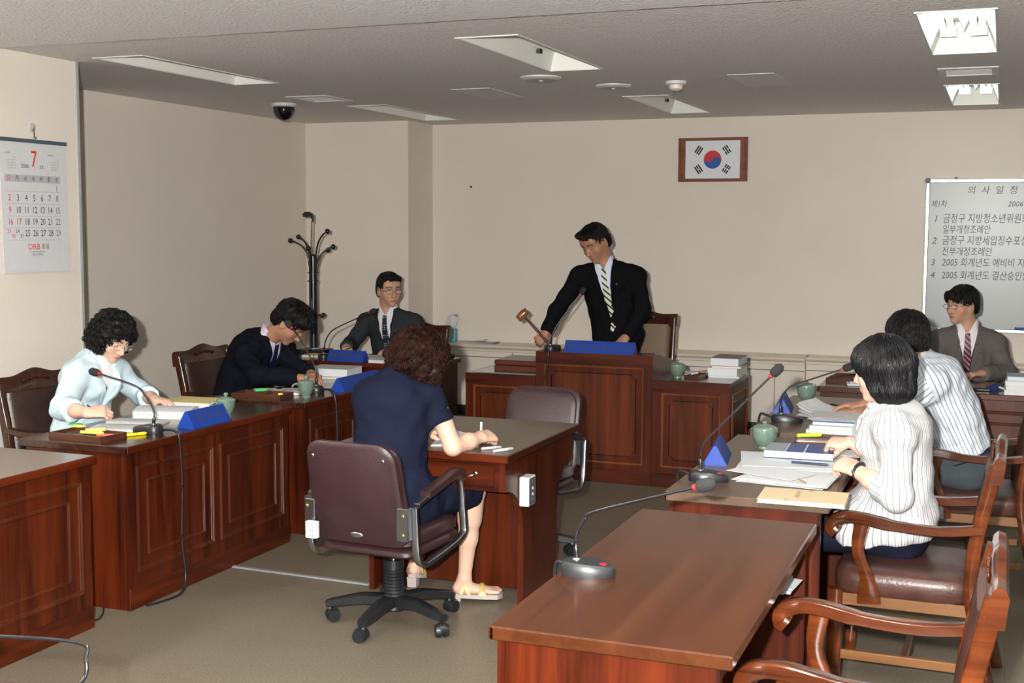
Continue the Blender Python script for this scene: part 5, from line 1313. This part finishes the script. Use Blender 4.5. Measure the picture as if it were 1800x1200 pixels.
def around(torso_ax, arms, spacing):
    def f(V):
        best = None; A = None
        lst = [torso_ax]+arms
        for i, sg in enumerate(lst):
            d = sg.d(V.astype(np.float32)); ax, sd, dp, L = sg.frame(); q = V-sg.a
            if i: d = d+np.maximum(0, .22-(q@ax)/L)*.4
            rr_ = (sg.ra[0]+sg.ra[1]+sg.rb[0]+sg.rb[1])/4
            N = round(2*math.pi*rr_/spacing); x = (q@sd)/sg.ra[0]; y = (q@dp)/sg.ra[1]; n = np.sqrt(x*x+y*y)+1e-6
            a = np.stack([x/n, y/n, np.full(len(V), float(N))], 1)
            if best is None: best, A = d, a
            else:
                m = d < best-.004; A[m] = a[m]; best = np.minimum(best, d)
        return A
    return f
SUIT_K = cloth('black_suit', (.0055, .0052, .0065)); SUIT_N = cloth('midnight_suit', (.0050, .0058, .0105)); SUIT_G = cloth('charcoal_suit', (.026, .030, .033)); SUIT_B = cloth('warm_grey_suit', (.105, .095, .090), vary=(300, .1))
SHIRT = cloth('white_shirt', (.68, .66, .70)); SHIRT_P = cloth('pale_lilac_shirt', (.55, .48, .60)); SHIRT_BL = striped('pinstripe_shirt', (.58, .64, .74), (.38, .46, .60))
def tie_mat(name, base, stripe, w_=.022, ang=.9, dots=False):
    m = mat(name, base, .5, spec=.4); nt = m.node_tree; N = nt.nodes; Lk = nt.links; tc = N.new('ShaderNodeTexCoord'); mp = N.new('ShaderNodeMapping'); Lk.new(tc.outputs['Object'], mp.inputs[0])
    if dots:
        v = N.new('ShaderNodeTexVoronoi'); v.inputs['Scale'].default_value = 62; v.inputs['Randomness'].default_value = .0; Lk.new(mp.outputs[0], v.inputs['Vector'])
        lt = N.new('ShaderNodeMath'); lt.operation = 'LESS_THAN'; lt.inputs[1].default_value = .26; Lk.new(v.outputs['Distance'], lt.inputs[0]); fac = lt.outputs[0]
    else:
        wv = N.new('ShaderNodeTexWave'); wv.bands_direction = 'X'; wv.inputs['Scale'].default_value = .314/w_; mp.inputs['Rotation'].default_value = (0, ang, 0); Lk.new(mp.outputs[0], wv.inputs['Vector'])
        lt = N.new('ShaderNodeMath'); lt.operation = 'GREATER_THAN'; lt.inputs[1].default_value = .70; Lk.new(wv.outputs['Fac'], lt.inputs[0]); fac = lt.outputs[0]
    mx = N.new('ShaderNodeMix'); mx.data_type = 'RGBA'; mx.inputs['A'].default_value = (*base, 1); mx.inputs['B'].default_value = (*stripe, 1)
    Lk.new(fac, mx.inputs['Factor']); Lk.new(mx.outputs['Result'], N['Principled BSDF'].inputs['Base Color']); return m
def suit(p, m, arms, shirt_m, tie_m, depth=.29, tieL=.3, low=None, amp=.0025, seed=1, badge=True, top=.062, vox=.008):
    """shirt, tie, jacket with opening, lapels, buttons"""
    p.shirt(shirt_m)
    if tie_m: p.tie(tie_m, tieL)
    pr = p.torso(.016)+p.sleeves(arms, .012, 1.93)+[p.neckhole(.062), p.vcut(depth, top)]
    if low is not None: pr.append(p.lowcut(low))
    p.garment('jacket', pr, m, vox, amp, seed)
    p.lapels(m, depth, top, off=.007)
    p.button(-.004, -depth-.015, mat('dark_button', (.02, .02, .022), .3))
    if badge: p.button(-.085, -.135, GOLD if badge is True else CHROME, .007, 'lapel_badge')

# 1. woman in pale blue at the left
p = Person('woman in a pale blue jacket reading at the left desk', (-4.64, 5.39, .55), (-4.49, 5.385, 1.045), (-4.405, 5.425, 1.155), (.82, -.20, -.50), (-4.47, 5.545, .985), (-4.49, 5.225, .985), hs=1.03, tone='pale', female=True, hu=(.1, .06, 1))
arms = [(p.sL, (-4.40, 5.66, .815), (-4.20, 5.50, .825)), (p.sR, (-4.46, 5.09, .815), (-4.245, 5.01, .815))]
p.arm(*arms[0][1:], (.85, -.15, -.08), (.1, .1, 1), 'L', curl=(25, 25, 15), fa=(.038, .034), rw=.026)
p.arm(*arms[1][1:], (.70, .62, .05), (.25, -.55, .8), 'R', curl=(45, 45, 25), thumb=(-.3, .85, -.5), fa=(.038, .034), rw=.026)
p.shirt(cloth('white_top', (.75, .76, .78)), 'top', collar=False)
PB = cloth('pale_blue_linen', (.52, .64, .70), bump=(200, .25))
p.garment('jacket', p.torso(.016, bust=1)+p.sleeves(arms, .012, 1.45, .052, .050, .046)+[p.neckhole(.06), p.vcut(.24, .055)], PB, .0075, .0032, 2)
p.lapels(PB, .24, .055, wd=.066, off=.011)
for z in (-.27, -.34): p.button(0, z, mat('dark_button', (.02, .02, .022), .3), .007)
p.button(-.10, -.13, CHROME, .010, 'brooch')
p.hair('wavy', HAIR, .001, .0045, 240, 5, n=1300, curl=.8, L=.06, lift=.003); p.eyes(False); p.glasses(mat('pale_gold_wire', (.75, .68, .55), .25, metal=1.), rimless=True)
p.legs(cloth('grey_skirt_cloth', (.12, .12, .13)), fwd=(1, 0, 0)); p.finish()
o = MB().tube([(0, 0, 0), (.0, 0, .12)], .004, 8).build('pen', BLACK, None, 50); tag(o, 'black pen in the pale blue woman\'s right hand', 'pen'); o.location = (-4.16, 5.06, .785); o.rotation_euler = (R(15), R(-55), 0)
# 2. man in black bent over his desk
p = Person('man in a midnight suit bent over writing', (-4.66, 6.93, .56), (-4.375, 6.905, 1.045), (-4.215, 6.90, 1.135), (.66, .16, -.72), (-4.37, 7.12, .955), (-4.41, 6.70, .955), hs=1.10, tone='tan', girth=1.12, hump=.045, hu=(.6, .1, .7), wide=1.05)
arms = [(p.sL, (-4.32, 7.13, .82), (-4.10, 6.97, .81)), (p.sR, (-4.27, 6.60, .83), (-4.02, 6.70, .815))]
p.arm(*arms[0][1:], (.7, -.7, -.06), (.1, .1, 1), 'L', curl=(30, 30, 20))
p.arm(*arms[1][1:], (.92, .35, -.08), (-.05, -.25, 1), 'R', curl=(30, 38, 25), thumb=(-.25, .9, -.35))
suit(p, SUIT_N, arms, SHIRT_P, cloth('navy_tie', (.01, .012, .04), .5), depth=.26, seed=3, badge=False, amp=.004)
p.hair('thick', HAIR, .0008, .0025, 300, 8, n=1500, curl=.45, lift=.003, L=.045); p.eyes(False); p.legs(SUIT_N, fwd=(1, 0, 0)); p.finish()
# 3. man with dotted tie near the coat rack
p = Person('man in a charcoal suit and dotted tie turning aside', (-4.56, 9.08, .55), (-4.575, 8.985, 1.075), (-4.555, 8.96, 1.245), (.74, -.66, -.04), (-4.345, 9.02, 1.005), (-4.795, 8.99, 1.0), hs=1.12, tone='mid', jaw=.95, wide=1.04)
arms = [(p.sL, (-4.26, 8.93, .79), (-4.38, 8.72, .80)), (p.sR, (-4.885, 8.92, .80), (-4.80, 8.69, .805))]
p.arm(*arms[0][1:], (-.5, -.8, -.08), (0, 0, 1), 'L', curl=(20, 25, 15))
p.arm(*arms[1][1:], (.55, -.8, -.1), (.1, -.2, 1), 'R', curl=(40, 45, 25), thumb=(-.2, .9, -.4))
suit(p, SUIT_G, arms, SHIRT, tie_mat('dotted_tie', (.008, .011, .022), (.45, .5, .55), dots=True), depth=.36, tieL=.36, seed=5, badge='silver', top=.064)
p.hair('swept', HAIR, .0006, .001, 300, 11); p.eyes(True, -.002); p.glasses(mat('thin_wire', (.10, .08, .06), .4, metal=.5)); p.legs(SUIT_G, fwd=(0, -1, 0)); p.finish()
o = MB().tube([(0, 0, 0), (.0, 0, .13)], .004, 8).build('pen', BLACK, None, 50); tag(o, 'dark pen held by the man in charcoal', 'pen'); o.location = (-4.78, 8.60, .785); o.rotation_euler = (R(-5), R(72), 0)
# 4. standing man with the gavel
p = Person('standing man in a black suit striking with a gavel', (-2.69, 9.09, .95), (-2.765, 8.985, 1.475), (-2.825, 8.925, 1.632), (-.33, -.82, -.47), (-2.525, 9.03, 1.415), (-2.985, 8.975, 1.405), hs=1.13, tone='tan', girth=1.10, wide=1.08, hu=(-.1, .1, 1))
arms = [(p.sL, (-2.462, 8.96, 1.14), (-2.56, 8.84, .945)), (p.sR, (-3.115, 8.90, 1.125), (-3.175, 8.83, .955))]
p.arm(*arms[0][1:], (-.25, -.35, -.75), (.1, -.85, .4), 'L', curl=(12, 15, 10))
p.arm(*arms[1][1:], (-.55, -.15, -.55), (.35, -.75, .35), 'R', curl=(62, 75, 45), thumb=(.05, .85, -.75))
suit(p, SUIT_K, arms, SHIRT_BL, tie_mat('cream_striped_tie', (.62, .64, .50), (.02, .025, .02), .034, .85), depth=.33, tieL=.50, low=.42, seed=7, amp=.003)
p.hair('swept', HAIR, .0006, .002, 300, 14, n=1300, curl=.4, lift=.0022); p.eyes(False); p.legs(SUIT_K, fwd=(0, -1, 0), standing=True); p.finish()
t = thing('gavel', 'wooden gavel raised in the standing man\'s hand', 'gavel', (-3.353, 8.80, 1.095))
dv = Vector((-3.353, 8.80, 1.095))-Vector((-3.125, 8.82, .86)); dn = dv.normalized()
GW = wood('gavel_wood', (.16, .05, .02), (.34, .13, .05), 0, .25, .5)
MB().tube([-dv*1.0, -dv*.8, -dv*.3, Vector((0, 0, 0))], [.011, .013, .0085, .009], 10).build('handle', wood('gavel_handle_wood', (.05, .014, .008), (.12, .035, .015), 2), t, 50)
hd_ = Vector((.47, .25, .85)); hd_ = (hd_-dn*hd_.dot(dn)).normalized()
prof = [(-.050, .016), (-.049, .026), (-.038, .029), (-.034, .022), (-.028, .029), (-.010, .030), (.010, .030), (.028, .029), (.034, .022), (.038, .029), (.049, .026), (.050, .016)]
MB().tube([hd_*a for a, _ in prof], [b for _, b in prof], 18).build('mallet_head', GW, t, 35)
# 5. woman in navy at the centre
p = Person('woman in a navy dress writing with her back turned', (-2.475, 4.865, .55), (-2.475, 4.945, 1.085), (-2.395, 5.02, 1.162), (.45, .74, -.50), (-2.635, 4.955, 1.02), (-2.325, 4.975, 1.02), hs=1.05, tone='pale', female=True, girth=1.10, hump=.035, hu=(.12, .35, .9))
arms = [(p.sL, (-2.68, 5.10, .80), (-2.50, 5.24, .80)), (p.sR, (-2.225, 4.985, .785), (-2.165, 5.165, .805))]
p.arm(*arms[0][1:], (.85, .5, -.05), (0, 0, 1), 'L', bare=True, curl=(25, 25, 15), fa=(.040, .037), rw=.027)
p.arm(*arms[1][1:], (.20, .95, -.06), (.45, -.25, .85), 'R', bare=True, curl=(50, 60, 35), thumb=(-.15, .85, -.55), fa=(.040, .037), rw=.027)
NAVY = cloth('navy_dress', (.0085, .0105, .024))
legs_ = [((-2.56, 5.21, .54), (-2.63, 5.45, .115)), ((-2.25, 5.27, .535), (-2.30, 5.29, .105))]
sk = []
for (k_, a_), e in zip(legs_, (-1, 1)):
    h_ = p.hip+np.array((e*.085, 0, 0)); sk.append(Seg(h_, lerp(h_, k_, .97), .100, .082, cut='b', k=.06))
p.garment('dress', p.torso(.012)+p.sleeves(arms, .012, .50, .056, .05)+sk+[Seg(p.hip-p.Rt*.06, p.hip+p.Rt*.06, .15, .15, k=.05), Seg(p.neck-p.U*.03, p.neck+p.U*.02-p.Fw*.012, (.074, .066), (.068, .060), side=p.Rt, cut='b', k=.02), p.neckhole(.055)], NAVY, .0075, .0028, 6)
for (k_, a_), e in zip(legs_, (-1, 1)):
    k_, a_ = np.array(k_), np.array(a_); td = np.array((-.1, .95, -.25)) if e < 0 else np.array((.93, .36, 0.)); td /= np.linalg.norm(td); ln = np.cross(td, (0, 0, 1))
    hl = a_-td*.03-np.array((0, 0, .045)); b0 = hl[2]; toe = hl+td*.155; toe[2] = max(.036, hl[2]+td[2]*.155-.012)
    V, F = solid([Seg(lerp(p.hip, k_, .75), k_, .07, .06), Seg(k_, lerp(k_, a_, .32), .058, .056, k=.02), Seg(lerp(k_, a_, .22)-td*.008, lerp(k_, a_, .55), .052, .044, k=.02), Seg(lerp(k_, a_, .5), a_, .043, .030, k=.02), Seg(a_, hl, .030, .026, k=.02), Seg(hl+td*.03, toe, (.034, .030), (.042, .016), side=ln, k=.025), Ell(a_+ln*.026, (.011, .011, .011), k=.015)]+[Seg(toe+ln*q, toe+ln*q*1.08+td*(.045-abs(q)*.35), .0105, .009, k=.005) for q in (-.034, -.017, 0, .017, .033)], .005)
    p.acc.add(V, F, np.tile(SKIN_T['pale'][0], (len(V), 1)))
    # sandal: platform sole, block heel, straps
    sn = Vector(td-np.array((0, 0, td[2]))) .normalized(); org = Vector(p.org); so = MATS.get('sandal_sole') or mat('sandal_sole', (.42, .36, .34), .5); st = mat('tan_strap', (.50, .36, .14), .4)
    ringz = []
    H0 = Vector(hl)-Vector((0, 0, .022)); T0 = Vector(toe)-Vector((0, 0, .012)); Lv = Vector(ln)
    for u in [i/10 for i in range(11)]:
        c = H0.lerp(T0+Vector(td)*.055, u)-Vector(td)*.03*(1-u); ww = .030+.016*math.sin(min(1, u*1.15)*math.pi*.75) if u < 1 else .018; th_ = .016+.006*u
        if u in (0, 1): ww *= .6
        ringz.append([tuple(q-org) for q in (c+Lv*ww, c-Lv*ww, c-Lv*ww-Vector((0, 0, th_)), c+Lv*ww-Vector((0, 0, th_)))])
    sd_ = MB().rings(ringz).build('sandal', so, p.root, 40)
    hb = Vector((H0.x, H0.y, H0.z-.01))-Vector(td)*.01; hz = max(.0, H0.z-.075)
    MB().rings([[tuple(Vector((hb.x, hb.y, z))+sn*a*k+Lv*b*k-org) for a, b in ((-.026, -.026), (.026, -.026), (.026, .026), (-.026, .026))] for z, k in ((H0.z-.008, 1.), (hz, .86))]).build('heel', so, sd_, 30)
    for u, rr_, tilt in ((.08, .044, .5), (.34, .046, -.5), (.68, .052, .12), (.80, .053, -.12)):
        c = Vector(lerp(hl, toe, u)); up = Vector((0, 0, 1)); hgt = (.064, .072, .046, .040)[(.08, .34, .68, .80).index(u)]
        pts = [c+Lv*math.cos(R(q))*rr_+up*(math.sin(R(q))*hgt-.018)+Vector(td)*tilt*.06*math.sin(R(q)) for q in range(0, 181, 20)]
        MB().bar([q-org for q in pts], .006, .019, up0=tuple(td)).build('strap', st, sd_, 50)
p.hair('curly', HAIR_B, .001, .0055, 200, 21, vert=.7, n=2200, curl=1.1, L=.06, lift=.004); p.eyes(False); p.finish()
t = thing('marker_pen', 'white pen upright in the navy woman\'s hand', 'pen', (-2.195, 5.235, .79), 0, 'pens and markers')
MB().tube([(0, 0, 0), (.0, 0, .075)], .0058, 10).build('barrel', PLASTIC_W, t, 50); MB().tube([(0, 0, .075), (0, 0, .082)], .0052, 10).build('end_cap', BLACK, t, 50); t.rotation_euler = (R(4), R(3), 0)
# 6. woman in the striped jacket
p = Person('woman with a black bob in a striped jacket', (-.355, 5.12, .57), (-.385, 5.07, 1.075), (-.42, 5.04, 1.205), (-.94, .30, -.16), (-.355, 4.905, .995), (-.405, 5.245, .995), hs=1.06, tone='pale', female=True, girth=1.06)
arms = [(p.sL, (-.335, 4.865, .745), (-.505, 4.985, .815)), (p.sR, (-.43, 5.36, .80), (-.565, 5.36, .86))]
p.arm(*arms[0][1:], (-.72, .62, .12), (-.15, -.6, .75), 'L', curl=(42, 45, 25), thumb=(-.3, .85, -.4), fa=(.040, .036), rw=.027)
p.arm(*arms[1][1:], (-.93, .25, -.12), (-.1, -.35, 1), 'R', curl=(60, 70, 40), thumb=(-.2, .8, -.6), fa=(.040, .036), rw=.027)
pr = p.torso(.018, bust=1)+[Seg(p.hip+p.U*.06, p.hip+p.Fw*.13+p.U*.0, (.212, .165), (.215, .14), side=p.Rt, k=.03)]+p.sleeves(arms, .012, 1.42, .048, .046, .044)+[p.neckhole(.058), p.vcut(.18, .045), p.below(-.015)]
ax_t = Seg(p.hip-p.U*.05, p.neck, (.19, .14), (.15, .11), side=p.Rt); ax_a = [Seg(a, e, .056, .052) for a, e, w_ in arms]+[Seg(e, lerp(e, w_, .42), .052, .05) for a, e, w_ in arms]
p.garment('jacket', pr, striped('striped_linen', (.56, .57, .58), (.20, .21, .24), (.42, .35, .34), .17), .0075, .0035, 9, attr=around(ax_t, ax_a, .022))
p.garment('pocket_flap', [Seg(p.hip+p.U*.09-p.Rt*.205-p.Fw*.07, p.hip+p.U*.085-p.Rt*.19+p.Fw*.06, (.006, .018), (.006, .018), side=p.Rt, k=.01)], MATS['white_top'], .005, 0)
p.hair('bob', HAIR_S, .0004, .0012, 380, 31, vert=.08, n=1800, curl=.08, L=.10, lift=.001); p.eyes(True); p.legs(cloth('dark_navy_slacks', (.010, .011, .022)), fwd=(-1, .05, 0)); p.finish()
mb = MB()
for k in range(7):
    yy, zz = .052-.006*k+.003*(k % 2), .074-.013*k; mb.ell((-.087*math.sqrt(max(.05, 1-((yy+.014)/.108)**2-((zz-.034)/.098)**2))-.004, yy, zz), (.0045, .0045, .005), 8, 5)
p.part_h(mb, 'hair_clip', mat('sparkling_clip', (.6, .55, .65), .1, metal=1.))
Bw = basis((-.72, .62, .12), (-.15, -.6, .75)); wr = np.array(arms[0][2])-p.org
o = MB().tube([tuple(wr+Bw@np.array((math.cos(q)*.031, -.022, math.sin(q)*.025))) for q in [2*math.pi*j/18 for j in range(18)]], .006, 8, closed=True, flat=(1.6, .5)).build('wristwatch', BLACK, p.root, 60); o['label'] = 'black wristwatch strap'
# 7. man in the striped shirt
p = Person('man in a striped short-sleeved shirt seen from behind', (-.13, 6.60, .58), (-.375, 6.56, 1.095), (-.435, 6.535, 1.205), (-.74, .66, -.12), (-.30, 6.365, 1.03), (-.355, 6.755, 1.03), hs=1.10, tone='tan', girth=1.10, hump=.04)
arms = [(p.sL, (-.49, 6.37, .845), (-.655, 6.50, .825)), (p.sR, (-.50, 6.83, .845), (-.66, 6.79, .825))]
p.arm(*arms[0][1:], (-.93, .30, -.1), (0, -.1, 1), 'L', bare=True, curl=(12, 18, 12), spread=6)
p.arm(*arms[1][1:], (-.95, .05, -.1), (0, 0, 1), 'R', bare=True, curl=(15, 20, 14), spread=5)
pr = p.torso(.018)+p.sleeves(arms, .014, .80, .054, .050)+[Seg(p.neck-p.U*.03, p.neck+p.U*.03-p.Fw*.006, (.074, .068), (.070, .064), side=p.Rt, cut='b', k=.015), p.neckhole(.060), p.below(.055)]
ax_t = Seg(p.hip-p.U*.05, p.neck, (.19, .14), (.17, .12), side=p.Rt); ax_a = [Seg(a, e, .06, .055) for a, e, w_ in arms]
p.garment('shirt', pr, striped('blue_striped_cotton', (.58, .62, .67), (.18, .23, .32), None, .11), .0075, .0040, 12, attr=around(ax_t, ax_a, .040))
p.hair('short', HAIR, .0006, .0015, 300, 17, n=1300, curl=.35, lift=.002); p.eyes(True); p.legs(cloth('grey_slacks', (.055, .065, .075)), fwd=(-1, .05, 0))
b0 = p.hip+p.U*.035; o = MB().tube([tuple(b0-p.org+p.Rt*math.cos(q)*.186+p.Fw*math.sin(q)*.138+p.U*.015) for q in [2*math.pi*j/28 for j in range(28)]], .012, 8, closed=True, flat=(.35, 1.3)).build('belt', BLACK, p.root, 60); p.finish()
# 8. man under the whiteboard
p = Person('man in a warm grey suit with lanyard under the whiteboard', (-.20, 9.18, .55), (-.205, 9.095, 1.075), (-.245, 9.065, 1.235), (-.68, -.73, -.05), (-.01, 9.115, 1.0), (-.415, 9.085, 1.0), hs=1.08, tone='mid', jaw=.95)
arms = [(p.sL, (.055, 9.02, .79), (-.10, 8.80, .80)), (p.sR, (-.47, 9.02, .80), (-.31, 8.79, .80))]
p.arm(*arms[0][1:], (-.75, -.6, -.06), (0, 0, 1), 'L', curl=(20, 25, 15))
p.arm(*arms[1][1:], (.65, -.7, -.06), (0, 0, 1), 'R', curl=(20, 25, 15))
suit(p, SUIT_B, arms, SHIRT, tie_mat('maroon_striped_tie', (.075, .008, .016), (.30, .18, .20), .026, .8), depth=.30, tieL=.30, seed=15, badge='silver')
for e in (-1, 1):
    rows = []
    for i in range(12):
        t_ = i/11; x = e*(.062+(.004-.062)*t_); z = .02-.33*t_; rows.append(((x-.004, z), (x+.004, z)))
    p.strip('lanyard', rows, mat('lanyard_blue', (.012, .02, .08), .6), .010, .003)
p.strip('lanyard_clip', [((-.006, -.31), (.006, -.31)), ((-.006, -.345), (.006, -.345))], CHROME, .012, .003)
p.strip('name_card', [((-.035, -.36), (.035, -.36)), ((-.035, -.41), (.035, -.41))], mat('cream_card', (.65, .58, .42), .5), .010, .002)
p.hair('fringe', HAIR, .0006, .001, 300, 19, n=1100); p.eyes(True, .002); p.glasses(CHROME, rz=.013); p.legs(SUIT_B, fwd=(0, -1, 0)); p.finish()
write_letters()
